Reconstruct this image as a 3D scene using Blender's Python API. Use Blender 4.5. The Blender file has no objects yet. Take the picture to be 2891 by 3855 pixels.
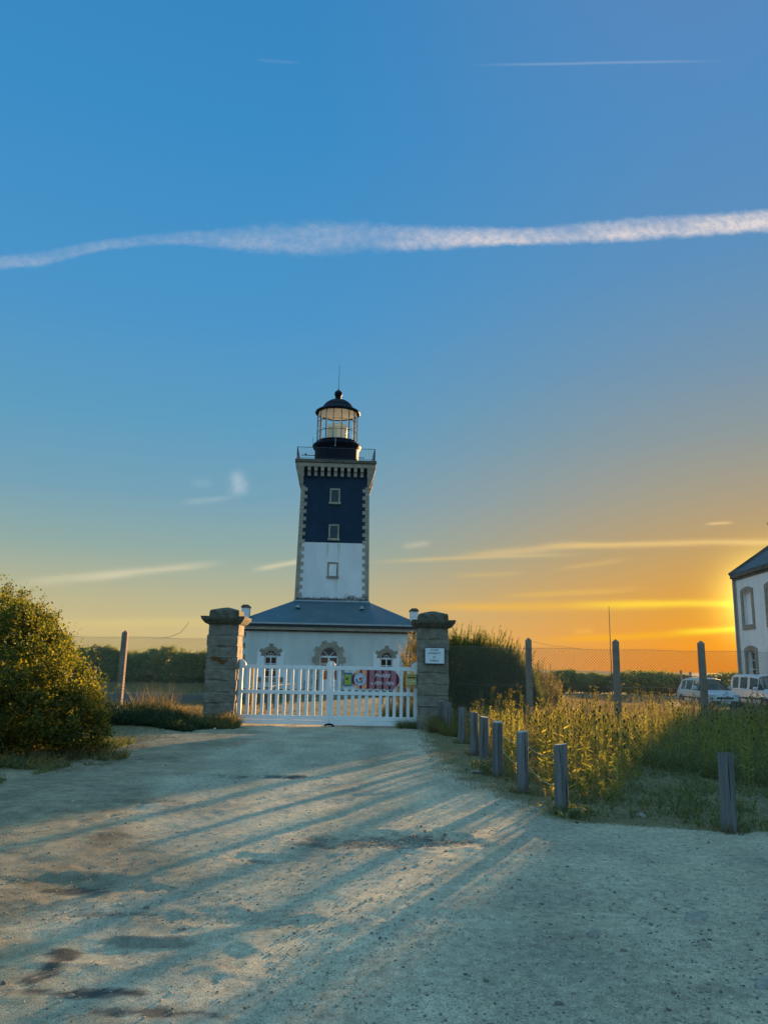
import bpy, bmesh, math, random
import numpy as np
from mathutils import Vector, Matrix, noise as mn

R = math.radians
S = bpy.context.scene
C = S.collection
random.seed(7)
rng = np.random.default_rng(11)

# ------------------------------------------------------------------ camera
EYE = 1.6
PITCH, ROLL = R(11.25), R(1.05)
cam = bpy.data.cameras.new("camera")
cam.sensor_fit = 'VERTICAL'; cam.sensor_height = 24.0; cam.lens = 24.0 * 2896 / 3855
cam.clip_start = 0.05; cam.clip_end = 60000
camo = bpy.data.objects.new("camera", cam); C.objects.link(camo)
fw = Vector((0, math.cos(PITCH), math.sin(PITCH)))
u0 = Vector((0, -math.sin(PITCH), math.cos(PITCH))); r0 = Vector((1, 0, 0))
rt = math.cos(ROLL) * r0 + math.sin(ROLL) * u0
up = math.cos(ROLL) * u0 - math.sin(ROLL) * r0
camo.matrix_world = Matrix(((rt.x, up.x, -fw.x, 0), (rt.y, up.y, -fw.y, 0), (rt.z, up.z, -fw.z, EYE), (0, 0, 0, 1)))
S.camera = camo

# ------------------------------------------------------------------ exposure
S.view_settings.view_transform = 'Standard'
S.view_settings.look = 'None'
S.view_settings.exposure = 1.8
S.view_settings.gamma = 1.0
try: S.view_settings.use_curve_mapping = False
except Exception: pass

# ------------------------------------------------------------------ sun
SUN_AZ, SUN_EL = R(26.7), R(5.2)
sdir = Vector((math.sin(SUN_AZ) * math.cos(SUN_EL), math.cos(SUN_AZ) * math.cos(SUN_EL), math.sin(SUN_EL)))
sl = bpy.data.lights.new("sun", 'SUN'); sl.energy = 4.4; sl.angle = R(0.9); sl.color = (1.0, 0.59, 0.25)
so = bpy.data.objects.new("sun", sl); C.objects.link(so)
so.rotation_euler = sdir.to_track_quat('Z', 'Y').to_euler()

# ------------------------------------------------------------------ world sky
def lin(c):
    return tuple(((v / 255) / 12.92 if v / 255 <= 0.04045 else ((v / 255 + 0.055) / 1.055) ** 2.4) for v in c)
W = bpy.data.worlds.new("World"); S.world = W; W.use_nodes = True
nt = W.node_tree; nt.nodes.clear()
def N(t, **k):
    n = nt.nodes.new(t)
    for a, b in k.items(): setattr(n, a, b)
    return n
def L(a, b): nt.links.new(a, b)
def M(op, a, b=None, c=None, clamp=False):
    n = N('ShaderNodeMath', operation=op); n.use_clamp = clamp
    for i, v in enumerate((a, b, c)):
        if v is None: continue
        if isinstance(v, (int, float)): n.inputs[i].default_value = v
        else: L(v, n.inputs[i])
    return n.outputs[0]
def sstep(v, a, b):
    n = N('ShaderNodeMapRange', interpolation_type='SMOOTHSTEP')
    L(v, n.inputs[0]); n.inputs[1].default_value = a; n.inputs[2].default_value = b
    return n.outputs[0]
def ramp(fac, stops, interp='EASE'):
    n = N('ShaderNodeValToRGB'); L(fac, n.inputs[0]); cr = n.color_ramp; cr.interpolation = interp
    cr.elements[0].position = stops[0][0]; cr.elements[0].color = (*stops[0][1], 1)
    cr.elements[1].position = stops[-1][0]; cr.elements[1].color = (*stops[-1][1], 1)
    for p, col in stops[1:-1]:
        e = cr.elements.new(p); e.color = (*col, 1)
    return n.outputs[0]
def mix(f, a, b, bt='MIX'):
    n = N('ShaderNodeMix', data_type='RGBA', blend_type=bt)
    if isinstance(f, (int, float)): n.inputs[0].default_value = f
    else: L(f, n.inputs[0])
    for i, v in ((6, a), (7, b)):
        if isinstance(v, tuple): n.inputs[i].default_value = (*v, 1)
        else: L(v, n.inputs[i])
    return n.outputs[2]
tc = N('ShaderNodeTexCoord')
nrm = N('ShaderNodeVectorMath', operation='NORMALIZE'); L(tc.outputs['Generated'], nrm.inputs[0])
sep = N('ShaderNodeSeparateXYZ'); L(nrm.outputs[0], sep.inputs[0])
dx, dy, dz = sep.outputs
elev = M('MULTIPLY', M('ARCSINE', dz), 180 / math.pi)
e01 = M('DIVIDE', M('MAXIMUM', elev, 0.0), 90.0)
# azimuth away from the sun (horizontal only)
hl = M('MAXIMUM', M('SQRT', M('ADD', M('MULTIPLY', dx, dx), M('MULTIPLY', dy, dy))), 0.0001)
ca = M('DIVIDE', M('ADD', M('MULTIPLY', dx, math.sin(SUN_AZ)), M('MULTIPLY', dy, math.cos(SUN_AZ))), hl)
daz = M('MULTIPLY', M('ARCCOSINE', M('MINIMUM', M('MAXIMUM', ca, -1.0), 1.0)), 180 / math.pi)
def stops(t): return [(d / 90.0, lin(c)) for d, c in t]
far = ramp(e01, stops([(0, (212, 186, 126)), (2, (206, 186, 132)), (4.5, (184, 180, 144)), (8, (144, 170, 164)), (12, (116, 161, 182)), (17, (94, 156, 191)), (25, (74, 148, 200)), (37, (59, 139, 196)), (47, (54, 132, 190)), (64, (148, 206, 240)), (90, (158, 212, 243))]), 'LINEAR')
near = ramp(e01, stops([(0, (240, 136, 8)), (2, (234, 147, 14)), (4.5, (218, 153, 46)), (8, (190, 154, 94)), (12, (162, 153, 130)), (16, (136, 150, 152)), (21, (112, 147, 173)), (28, (90, 143, 188)), (37, (82, 139, 192)), (47, (87, 134, 187)), (64, (148, 206, 240)), (90, (158, 212, 243))]), 'LINEAR')  # in both ramps the overhead stops, above view, are brightened for added fill
t_az = sstep(daz, -2, 38)
grad = mix(t_az, near, far)
# behind the viewer (away from the sun) the unseen sky is blue, brightened as added fill light
back = ramp(e01, stops([(0, (118, 152, 172)), (6, (134, 180, 206)), (14, (138, 192, 230)), (40, (146, 202, 240)), (90, (158, 212, 243))]), 'LINEAR')
grad = mix(sstep(daz, 62, 120), grad, back)
sky = N('ShaderNodeTexSky', sky_type='NISHITA'); sky.sun_disc = False
sky.sun_elevation = SUN_EL; sky.sun_rotation = SUN_AZ; sky.dust_density = 1.5
skyv = mix(0.05, grad, sky.outputs[0], 'MIX') if False else grad
# a low share of the physical sky on top of the graded one
nis = N('ShaderNodeVectorMath', operation='SCALE'); L(sky.outputs[0], nis.inputs[0]); nis.inputs[3].default_value = 0.001
add0 = N('ShaderNodeVectorMath', operation='ADD'); L(skyv, add0.inputs[0]); L(nis.outputs[0], add0.inputs[1])
col = add0.outputs[0]
# faint brightening round the sun
dt = N('ShaderNodeVectorMath', operation='DOT_PRODUCT'); L(nrm.outputs[0], dt.inputs[0]); dt.inputs[1].default_value = (math.sin(SUN_AZ) * math.cos(R(4.5)), math.cos(SUN_AZ) * math.cos(R(4.5)), math.sin(R(4.5)))
ang = M('MULTIPLY', M('ARCCOSINE', M('MINIMUM', dt.outputs['Value'], 1.0)), 180 / math.pi)
g1 = M('EXPONENT', M('MULTIPLY', M('POWER', M('DIVIDE', ang, 2.3), 2.0), -1.0))
g2 = M('EXPONENT', M('MULTIPLY', M('DIVIDE', ang, 9.0), -1.0))
def addc(colr, fac, c):
    n = N('ShaderNodeVectorMath', operation='SCALE'); n.inputs[0].default_value = c; L(fac, n.inputs[3])
    a = N('ShaderNodeVectorMath', operation='ADD'); L(colr, a.inputs[0]); L(n.outputs[0], a.inputs[1])
    return a.outputs[0]
# world-direction plane coordinates for the thin clouds (u to the east, v up, on a plane 1 unit north)
ysafe = M('MAXIMUM', dy, 0.05)
U = M('DIVIDE', dx, ysafe); V = M('DIVIDE', dz, ysafe)
fwdmask = sstep(dy, 0.15, 0.4)
uv = N('ShaderNodeCombineXYZ'); L(U, uv.inputs[0]); L(V, uv.inputs[1])
def px(x, y):
    """pixel of the 1659-wide photograph -> (u, v) direction, used once to survey the cloud positions"""
    x *= 1.74262; y *= 1.74262
    d = fw + rt * ((x - 1445.5) / 2896) - up * ((y - 1927.5) / 2896)
    return d.x / d.y, d.z / d.y
def noise(scale, sx, sy, detail=6, rough=0.6, rot=0.0, off=0.0):
    mp = N('ShaderNodeMapping'); L(uv.outputs[0], mp.inputs[0]); mp.inputs['Scale'].default_value = (sx, sy, 1)
    mp.inputs['Rotation'].default_value = (0, 0, rot); mp.inputs['Location'].default_value = (off, off * .7, off)
    n = N('ShaderNodeTexNoise'); L(mp.outputs[0], n.inputs[0]); n.inputs['Scale'].default_value = scale
    n.inputs['Detail'].default_value = detail; n.inputs['Roughness'].default_value = rough
    return n.outputs[0]
# the big contrail: centre and half width follow curves of u
trail = [(-60, 160, 192), (0, 150, 182), (100, 138, 172), (200, 119, 146), (300, 106, 132), (400, 97, 128), (500, 89, 138), (600, 80, 147), (700, 76, 148), (800, 79, 142), (900, 87, 139), (1000, 88, 132), (1100, 90, 128), (1200, 85, 125), (1300, 76, 121), (1400, 68, 117), (1500, 62, 109), (1600, 55, 103), (1720, 46, 93)]
def curve(pts):   # pts (u, val in 0..1)
    n = N('ShaderNodeFloatCurve'); c = n.mapping.curves[0]
    us = M('DIVIDE', M('ADD', U, 0.7), 1.4); L(us, n.inputs['Value'])
    P = [((p[0] + 0.7) / 1.4, p[1]) for p in pts]
    c.points[0].location = P[0]; c.points[1].location = P[-1]
    for p in P[1:-1]: c.points.new(*p)
    n.mapping.update(); return n.outputs[0]
mids = []; wid = []
for x, a, b in trail:
    ua, va = px(x, a + 401.7); ub, vb = px(x, b + 401.7)
    mids.append(((ua + ub) / 2, (va + vb) / 2)); wid.append(((ua + ub) / 2, (va - vb) / 2 * 10))
cv = curve(mids); cw = M('DIVIDE', curve(wid), 10.0)
nz = noise(44, 1, 1.2, 8, 0.66, 0.6)
tt = M('DIVIDE', M('SUBTRACT', V, cv), cw)
tt = M('ADD', tt, M('MULTIPLY', M('SUBTRACT', nz, 0.5), 1.0))
body = M('SUBTRACT', 1.0, sstep(M('ABSOLUTE', tt), 0.45, 1.25))
puffs = sstep(noise(85, 1, 1.0, 6, 0.65, 0.6, 3), 0.3, 0.72)
strength = ramp(M('DIVIDE', M('ADD', U, 0.7), 1.4), [(0.10, (.26,) * 3), (0.32, (.22,) * 3), (0.45, (.32,) * 3), (0.55, (.66,) * 3), (0.9, (1.0,) * 3)], 'LINEAR')
# the lower side is denser on the right
lowside = sstep(M('MULTIPLY', tt, -1.0), -1.0, 0.6)
op = M('MULTIPLY', M('MULTIPLY', body, M('ADD', 0.58, M('MULTIPLY', puffs, 0.55))), M('MULTIPLY', strength, M('ADD', 0.6, M('MULTIPLY', lowside, 0.45))))
op = M('MULTIPLY', op, M('ADD', 0.45, M('MULTIPLY', sstep(noise(9, 1, 2.2, 5, 0.6, 0.3, 6), 0.3, 0.7), 0.75)))
op = M('MULTIPLY', op, fwdmask, clamp=True)
col = mix(op, col, lin((222, 214, 214)))
def streak(a, b, w, opac, colr, nsx=4, nsy=30, soft=0.35, seed=0):
    global col
    ua, va = px(*a); ub, vb = px(*b); w = w * 1.74262 / 2896
    ln = math.hypot(ub - ua, vb - va); cx, cy = (ub - ua) / ln, (vb - va) / ln
    al = M('ADD', M('MULTIPLY', M('SUBTRACT', U, ua), cx), M('MULTIPLY', M('SUBTRACT', V, va), cy))
    ac = M('ADD', M('MULTIPLY', M('SUBTRACT', U, ua), -cy), M('MULTIPLY', M('SUBTRACT', V, va), cx))
    n1 = noise(1.0, nsx, nsy, 6, 0.6, -math.atan2(cy, cx), seed * 3.1)
    ac2 = M('ADD', M('DIVIDE', ac, w), M('MULTIPLY', M('SUBTRACT', n1, 0.5), 2.6))
    g = M('EXPONENT', M('MULTIPLY', M('MULTIPLY', ac2, ac2), -1.0))
    f = M('DIVIDE', al, ln)
    ends = M('MULTIPLY', sstep(f, 0.0, soft), M('SUBTRACT', 1.0, sstep(f, 1.0 - soft, 1.0)))
    o = M('MULTIPLY', M('MULTIPLY', M('MULTIPLY', g, ends), min(opac * 1.45, .95)), fwdmask)
    col = mix(o, col, lin(colr))
streak((10, 1262), (330, 1232), 10, .34, (214, 206, 170), seed=1)
streak((120, 1255), (510, 1214), 7, .42, (214, 206, 176), seed=2)
streak((535, 1232), (680, 1208), 5, .45, (220, 210, 176), seed=3)
streak((860, 1182), (940, 1172), 6, .30, (205, 196, 170), seed=4)
streak((760, 1215), (1300, 1194), 5, .34, (222, 196, 140), seed=5)
streak((960, 1204), (1290, 1172), 8, .40, (222, 194, 138), seed=6)
streak((1150, 1180), (1900, 1166), 6, .50, (236, 200, 130), soft=.15, seed=7)
streak((960, 1245), (1150, 1236), 5, .22, (222, 190, 120), seed=8)
streak((1040, 1292), (1430, 1268), 6, .34, (236, 188, 96), seed=9)
streak((1180, 1232), (1380, 1204), 5, .22, (230, 190, 120), seed=10)
streak((840, 1318), (1500, 1303), 9, .42, (242, 188, 78), soft=.3, seed=11)
streak((1180, 1310), (2000, 1292), 8, .75, (255, 214, 70), soft=.25, seed=12, nsy=14)
streak((1120, 1388), (1640, 1360), 7, .50, (250, 180, 44), seed=13)
streak((1420, 1368), (2000, 1340), 7, .7, (255, 224, 60), soft=.2, seed=14, nsy=14)
streak((20, 1352), (620, 1345), 12, .25, (226, 205, 128), seed=15)
streak((1230, 1366), (1290, 1362), 6, .35, (246, 186, 80), seed=16)
streak((1515, 1133), (1590, 1129), 3, .5, (236, 200, 140), nsy=2, seed=17)
streak((980, 142), (1600, 131), 3.5, .16, (190, 200, 220), nsy=8, seed=18)
streak((540, 128), (660, 137), 4, .06, (180, 200, 225), nsy=8, seed=19)
streak((380, 1090), (520, 1074), 7, .15, (190, 205, 206), seed=20)
streak((500, 1010), (530, 1078), 14, .36, (186, 202, 214), nsx=34, nsy=34, soft=.4, seed=21)
streak((405, 1040), (470, 1046), 12, .10, (180, 200, 214), nsx=10, nsy=14, soft=.4, seed=22)
streak((1640, 560), (1640, 500), 18, .0, (200, 200, 210), seed=23)
col = addc(col, g1, (1.9, 1.5, 0.22))
col = addc(col, g2, (0.04, 0.01, -0.004))
# below the horizon
col = mix(sstep(elev, -1.2, -0.1), lin((60, 78, 96)), col)
bg = N('ShaderNodeBackground'); bg.inputs[1].default_value = 0.288; L(col, bg.inputs[0])
wo = N('ShaderNodeOutputWorld'); L(bg.outputs[0], wo.inputs[0])

# ------------------------------------------------------------------ materials
def MAT(name, base, rough=0.8, var=None, bump=None, second=None, metal=0.0, coord='Object', island=None, trans=None, spec=0.4, stretch=(1, 1, 1), rnd=False):
    """var=(scale, amount) mixes base with second (or a darker base); bump=(scale, strength, distance)"""
    m = bpy.data.materials.new(name); m.use_nodes = True; t = m.node_tree
    b = t.nodes['Principled BSDF']; o = t.nodes['Material Output']
    b.inputs['Roughness'].default_value = rough; b.inputs['Metallic'].default_value = metal
    b.inputs['Specular IOR Level'].default_value = spec
    b.inputs['Base Color'].default_value = (*base, 1)
    tcn = t.nodes.new('ShaderNodeTexCoord'); mp = t.nodes.new('ShaderNodeMapping'); mp.inputs['Scale'].default_value = stretch
    t.links.new(tcn.outputs[coord], mp.inputs[0])
    if rnd:
        oi = t.nodes.new('ShaderNodeObjectInfo'); cb = t.nodes.new('ShaderNodeCombineXYZ')
        mm = t.nodes.new('ShaderNodeMath'); mm.operation = 'MULTIPLY'; mm.inputs[1].default_value = 50
        t.links.new(oi.outputs['Random'], mm.inputs[0])
        for i in range(3): t.links.new(mm.outputs[0], cb.inputs[i])
        t.links.new(cb.outputs[0], mp.inputs['Location'])
    colo = None
    if var:
        n = t.nodes.new('ShaderNodeTexNoise'); n.inputs['Scale'].default_value = var[0]; n.inputs['Detail'].default_value = 7; n.inputs['Roughness'].default_value = .62
        t.links.new(mp.outputs[0], n.inputs[0])
        r = t.nodes.new('ShaderNodeValToRGB'); r.color_ramp.elements[0].position = .36; r.color_ramp.elements[1].position = .66
        sc = second if second else tuple(v * (1 - var[1]) for v in base)
        r.color_ramp.elements[0].color = (*sc, 1); r.color_ramp.elements[1].color = (*base, 1)
        t.links.new(n.outputs[0], r.inputs[0]); colo = r.outputs[0]
    if island:   # island = list of colours picked per leaf
        g = t.nodes.new('ShaderNodeNewGeometry'); r = t.nodes.new('ShaderNodeValToRGB')
        els = r.color_ramp.elements
        els[0].color = (*island[0], 1); els[1].color = (*island[-1], 1)
        for i, c in enumerate(island[1:-1]):
            e = els.new((i + 1) / (len(island) - 1)); e.color = (*c, 1)
        t.links.new(g.outputs['Random Per Island'], r.inputs[0]); colo = r.outputs[0]
    if colo is not None: t.links.new(colo, b.inputs['Base Color'])
    if bump:
        n = t.nodes.new('ShaderNodeTexNoise'); n.inputs['Scale'].default_value = bump[0]; n.inputs['Detail'].default_value = 8
        t.links.new(mp.outputs[0], n.inputs[0])
        bp = t.nodes.new('ShaderNodeBump'); bp.inputs['Strength'].default_value = bump[1]; bp.inputs['Distance'].default_value = bump[2]
        t.links.new(n.outputs[0], bp.inputs['Height']); t.links.new(bp.outputs[0], b.inputs['Normal'])
    if trans:
        tr = t.nodes.new('ShaderNodeBsdfTranslucent'); mx = t.nodes.new('ShaderNodeMixShader'); mx.inputs[0].default_value = trans[0]
        if colo is not None and len(trans) > 1:
            mul = t.nodes.new('ShaderNodeMix'); mul.data_type = 'RGBA'; mul.blend_type = 'MULTIPLY'; mul.inputs[0].default_value = 1
            t.links.new(colo, mul.inputs[6]); mul.inputs[7].default_value = (*trans[1], 1); t.links.new(mul.outputs[2], tr.inputs[0])
        elif len(trans) > 1: tr.inputs[0].default_value = (*trans[1], 1)
        else: tr.inputs[0].default_value = (*base, 1)
        t.links.new(b.outputs[0], mx.inputs[1]); t.links.new(tr.outputs[0], mx.inputs[2]); t.links.new(mx.outputs[0], o.inputs[0])
    return m

def GLASS(name, tint=(1, 1, 1), refl=0.12, rough=0.02):
    m = bpy.data.materials.new(name); m.use_nodes = True; t = m.node_tree; t.nodes.clear()
    o = t.nodes.new('ShaderNodeOutputMaterial'); tr = t.nodes.new('ShaderNodeBsdfTransparent'); tr.inputs[0].default_value = (*tint, 1)
    g = t.nodes.new('ShaderNodeBsdfGlossy'); g.inputs['Roughness'].default_value = rough
    fr = t.nodes.new('ShaderNodeLayerWeight'); pw = t.nodes.new('ShaderNodeMath'); pw.operation = 'POWER'; pw.inputs[1].default_value = 4.0; t.links.new(fr.outputs['Facing'], pw.inputs[0])
    mth = t.nodes.new('ShaderNodeMath'); mth.operation = 'MULTIPLY_ADD'; mth.inputs[1].default_value = .7; mth.inputs[2].default_value = refl; t.links.new(pw.outputs[0], mth.inputs[0])
    mx = t.nodes.new('ShaderNodeMixShader'); t.links.new(mth.outputs[0], mx.inputs[0])
    t.links.new(tr.outputs[0], mx.inputs[1]); t.links.new(g.outputs[0], mx.inputs[2]); t.links.new(mx.outputs[0], o.inputs[0])
    return m

m_white = MAT('white_render', (.82, .81, .78), .85, (1.3, .15), (30, .25, .01), stretch=(1, 1, .35))
m_wing = MAT('wing_render', (.68, .70, .65), .85, (1.1, .18), (30, .25, .01), stretch=(1, 1, .35))
m_navy = MAT('black_paint', (.006, .034, .068), .8, (1.5, .35), (30, .2, .01))
m_stone = MAT('granite_trim', (.36, .30, .22), .85, (3, .35), (24, .5, .02))
m_stone_lt = MAT('granite_pale', (.42, .36, .27), .85, (3, .3), (24, .4, .02))
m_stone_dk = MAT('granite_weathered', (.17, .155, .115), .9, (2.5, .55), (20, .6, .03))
m_pillar = MAT('granite_pillar', (.29, .245, .185), .9, (5, .5), (26, .6, .012), second=(.17, .145, .11))
m_cap = MAT('granite_mossy_cap', (.17, .15, .11), .95, (7, .5), (26, .9, .03), second=(.075, .07, .045))
m_slate = MAT('slate', (.040, .070, .088), .5, (1.0, .3), (9, .3, .02), stretch=(1, 1, 6))
m_zinc = MAT('zinc', (.42, .45, .48), .45, (3, .2))
m_iron = MAT('black_iron', (.005, .009, .018), .6, (6, .3), (20, .3, .01), spec=.15)
m_rail = MAT('painted_railing', (.05, .055, .075), .5)
m_wpaint = MAT('white_paint', (.86, .86, .84), .45, (2.2, .10), (14, .12, .004))
m_wframe = MAT('window_white', (.78, .78, .76), .5)
m_dark = MAT('dark_interior', (.02, .016, .014), .6)
m_glassd = MAT('dark_pane', (.018, .016, .016), .12, spec=.7)
m_shut = MAT('shutter_blue_dark', (.02, .05, .065), .6, (4, .4), second=(.05, .07, .07))
m_lantglass = GLASS('lantern_glass', (.93, .97, .98), .04)
m_lens = MAT('lens_crystal', (.75, .75, .68), .2, (2.2, .3), second=(.74, .67, .42), spec=.8)
m_cream = MAT('cream_ceiling', (.78, .75, .70), .7)
m_mull = MAT('mullion', (.36, .36, .38), .5)
m_concrete = MAT('concrete_post', (.31, .24, .18), .9, (9, .35), (40, .5, .01), rnd=True)
m_wire = MAT('galvanised_wire', (.26, .25, .20), .6, metal=.2)
m_timber = MAT('weathered_timber', (.21, .20, .19), .85, (14, .5), (30, .8, .02), second=(.10, .095, .09), stretch=(1, 1, .07), rnd=True)
m_timber_top = MAT('timber_end_grain', (.48, .46, .40), .9, (20, .3))
m_crack = MAT('timber_crack', (.012, .010, .008), .95)

# ------------------------------------------------------------------ mesh helpers
class MB:
    def __init__(s): s.v = []; s.f = []; s.mi = []; s.cur = 0
    def add(s, vs, fs):
        o = len(s.v); s.v += [tuple(v) for v in vs]; s.f += [tuple(i + o for i in f) for f in fs]; s.mi += [s.cur] * len(fs)
    def box(s, x0, x1, y0, y1, z0, z1, fn=None):
        v = [(x0, y0, z0), (x1, y0, z0), (x1, y1, z0), (x0, y1, z0), (x0, y0, z1), (x1, y0, z1), (x1, y1, z1), (x0, y1, z1)]
        if fn: v = [fn(p) for p in v]
        s.add(v, [(0, 3, 2, 1), (4, 5, 6, 7), (0, 1, 5, 4), (1, 2, 6, 5), (2, 3, 7, 6), (3, 0, 4, 7)])
    def bbox(s, x0, x1, y0, y1, z0, z1, b=.01):     # box with all edges chamfered
        bm = bmesh.new(); bmesh.ops.create_cube(bm, size=1)
        for v in bm.verts: v.co = Vector(((x0 + x1) / 2 + v.co.x * (x1 - x0), (y0 + y1) / 2 + v.co.y * (y1 - y0), (z0 + z1) / 2 + v.co.z * (z1 - z0)))
        bmesh.ops.bevel(bm, geom=bm.edges[:], offset=b, segments=1, affect='EDGES')
        bm.verts.index_update(); s.add([v.co[:] for v in bm.verts], [[v.index for v in f.verts] for f in bm.faces]); bm.free()
    def prism(s, poly, a, b, axis='y'):             # polygon in the other two axes
        n = len(poly)
        mk = {'y': lambda p, t: (p[0], t, p[1]), 'x': lambda p, t: (t, p[0], p[1]), 'z': lambda p, t: (p[0], p[1], t)}[axis]
        s.add([mk(p, a) for p in poly] + [mk(p, b) for p in poly], [tuple(range(n))[::-1], tuple(range(n, 2 * n))] + [(i, (i + 1) % n, (i + 1) % n + n, i + n) for i in range(n)])
    def tube(s, pts, r, n=8, caps=True):
        pts = [Vector(p) for p in pts]; rs = r if isinstance(r, (list, tuple)) else [r] * len(pts); vs = []
        for i, p in enumerate(pts):
            d = (pts[min(i + 1, len(pts) - 1)] - pts[max(i - 1, 0)]).normalized()
            a = d.cross(Vector((0, 0, 1)))
            if a.length < .1: a = d.cross(Vector((0, 1, 0)))
            a.normalize(); b = d.cross(a)
            for k in range(n):
                t = 2 * math.pi * k / n + math.pi / n; vs.append(p + (a * math.cos(t) + b * math.sin(t)) * rs[i])
        fs = [(i * n + k, i * n + (k + 1) % n, (i + 1) * n + (k + 1) % n, (i + 1) * n + k) for i in range(len(pts) - 1) for k in range(n)]
        if caps: fs += [tuple(range(n))[::-1], tuple(range((len(pts) - 1) * n, len(pts) * n))]
        s.add(vs, fs)
    def lathe(s, prof, cx=0, cy=0, n=32, a0=0.0):
        vs = [(cx + r * math.cos(a0 + 2 * math.pi * k / n), cy + r * math.sin(a0 + 2 * math.pi * k / n), z) for r, z in prof for k in range(n)]
        fs = [(i * n + k, i * n + (k + 1) % n, (i + 1) * n + (k + 1) % n, (i + 1) * n + k) for i in range(len(prof) - 1) for k in range(n)]
        s.add(vs, fs)
    def build(s, name, mats, parent=None, smooth=False, loc=None):
        me = bpy.data.meshes.new(name); me.from_pydata(s.v, [], s.f); me.validate()
        bm = bmesh.new(); bm.from_mesh(me); bmesh.ops.recalc_face_normals(bm, faces=bm.faces[:]); bm.to_mesh(me); bm.free()
        for m in (mats if isinstance(mats, (list, tuple)) else [mats]): me.materials.append(m)
        if len(s.mi) == len(me.polygons): me.polygons.foreach_set('material_index', s.mi)
        if smooth: me.polygons.foreach_set('use_smooth', [True] * len(me.polygons))
        return put(name, me, parent, loc)
def put(name, me, parent=None, loc=None):
    o = bpy.data.objects.new(name, me); C.objects.link(o)
    if parent: o.parent = parent
    if loc: o.location = loc
    return o
def tag(o, label=None, cat=None, group=None, kind=None):
    if label: o['label'] = label
    if cat: o['category'] = cat
    if group: o['group'] = group
    if kind: o['kind'] = kind
    return o
def empty(name, loc, rz=0):
    o = bpy.data.objects.new(name, None); C.objects.link(o); o.location = loc; o.rotation_euler = (0, 0, rz); o.empty_display_size = .2
    return o
def copy_tree(o, parent=None):
    c = o.copy(); C.objects.link(c); c.parent = parent
    for ch in [x for x in C.objects if x.parent == o]: copy_tree(ch, c)
    return c
def mesh_np(name, V_, F_, mats, parent=None, smooth=False, loc=None, mi=None):
    me = bpy.data.meshes.new(name); V_ = np.asarray(V_, np.float32); F_ = np.asarray(F_, np.int32); k = F_.shape[1]
    me.vertices.add(len(V_)); me.vertices.foreach_set('co', V_.ravel())
    me.loops.add(F_.size); me.loops.foreach_set('vertex_index', F_.ravel())
    me.polygons.add(len(F_)); me.polygons.foreach_set('loop_start', np.arange(0, F_.size, k, dtype=np.int32))
    try: me.polygons.foreach_set('loop_total', np.full(len(F_), k, np.int32))
    except Exception: pass
    if mi is not None: me.polygons.foreach_set('material_index', np.asarray(mi, np.int32))
    if smooth: me.polygons.foreach_set('use_smooth', np.ones(len(F_), bool))
    for m in (mats if isinstance(mats, (list, tuple)) else [mats]): me.materials.append(m)
    me.update(calc_edges=True)
    return put(name, me, parent, loc)
def unit(a): return a / np.maximum(np.linalg.norm(a, axis=-1, keepdims=True), 1e-9)
def leaves(P, size, aspect=.5, nrm_bias=None, bias=0.0, rg=rng):
    """a diamond-shaped leaf at each point"""
    n = len(P); d = unit(rg.normal(size=(n, 3))); 
    if nrm_bias is not None: d = unit(d + nrm_bias * bias)
    a = unit(np.cross(d, rg.normal(size=(n, 3)))); b = np.cross(d, a)
    L_ = (size * rg.uniform(.6, 1.3, n))[:, None]
    fold = d * L_ * .12
    V_ = np.stack([P - a * L_, P + b * L_ * aspect + fold, P + a * L_, P - b * L_ * aspect + fold], 1).reshape(-1, 3)
    return V_, np.arange(4 * n).reshape(n, 4)
def blades(P, D, length, width, bend=.3, rg=rng):
    """a bent tapering blade from P along D"""
    n = len(P); side = unit(np.cross(D, rg.normal(size=(n, 3)))); b = unit(rg.normal(size=(n, 3)) * [1, 1, .2]) * bend
    length = np.asarray(length).reshape(-1, 1); width = np.asarray(width).reshape(-1, 1)
    m = P + D * length * .55 + b * length * .15; t = P + D * length + b * length * .55
    V_ = np.stack([P - side * width, P + side * width, m + side * width * .8, m - side * width * .8, t], 1)
    V_ = np.stack([V_[:, 0], V_[:, 1], V_[:, 2], V_[:, 3], V_[:, 3], V_[:, 2], V_[:, 4] + side * width * .12, V_[:, 4] - side * width * .12], 1)
    idx = np.arange(n)[:, None] * 6
    W_ = np.stack([V_[:, 0], V_[:, 1], V_[:, 2], V_[:, 3], V_[:, 6], V_[:, 7]], 1).reshape(-1, 3)
    F_ = np.concatenate([idx + [0, 1, 2, 3], idx + [3, 2, 4, 5]], 1).reshape(-1, 4)
    return W_, F_
def join_np(parts):
    Vs, Fs, o = [], [], 0
    for v, f in parts: Vs.append(v); Fs.append(f + o); o += len(v)
    return np.concatenate(Vs), np.concatenate(Fs)

# smooth value noise on arrays
_perm = np.random.default_rng(5).random((256, 256))
def vnoise(x, y, s=1.0, off=0):
    x = np.asarray(x) * s + off * 17.3; y = np.asarray(y) * s + off * 9.1
    xi = np.floor(x).astype(int); yi = np.floor(y).astype(int); fx = x - xi; fy = y - yi
    fx = fx * fx * fx * (fx * (fx * 6 - 15) + 10); fy = fy * fy * fy * (fy * (fy * 6 - 15) + 10)
    g = lambda a, b: _perm[a & 255, b & 255]
    return (g(xi, yi) * (1 - fx) * (1 - fy) + g(xi + 1, yi) * fx * (1 - fy) + g(xi, yi + 1) * (1 - fx) * fy + g(xi + 1, yi + 1) * fx * fy) * 2 - 1
def fbm(x, y, s, o=4, off=0, g=.5):
    r = 0; a = 1; t = 0
    for i in range(o): r = r + a * vnoise(x, y, s * 2 ** i, off + i * 3); t += a; a *= g
    return r / t
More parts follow.
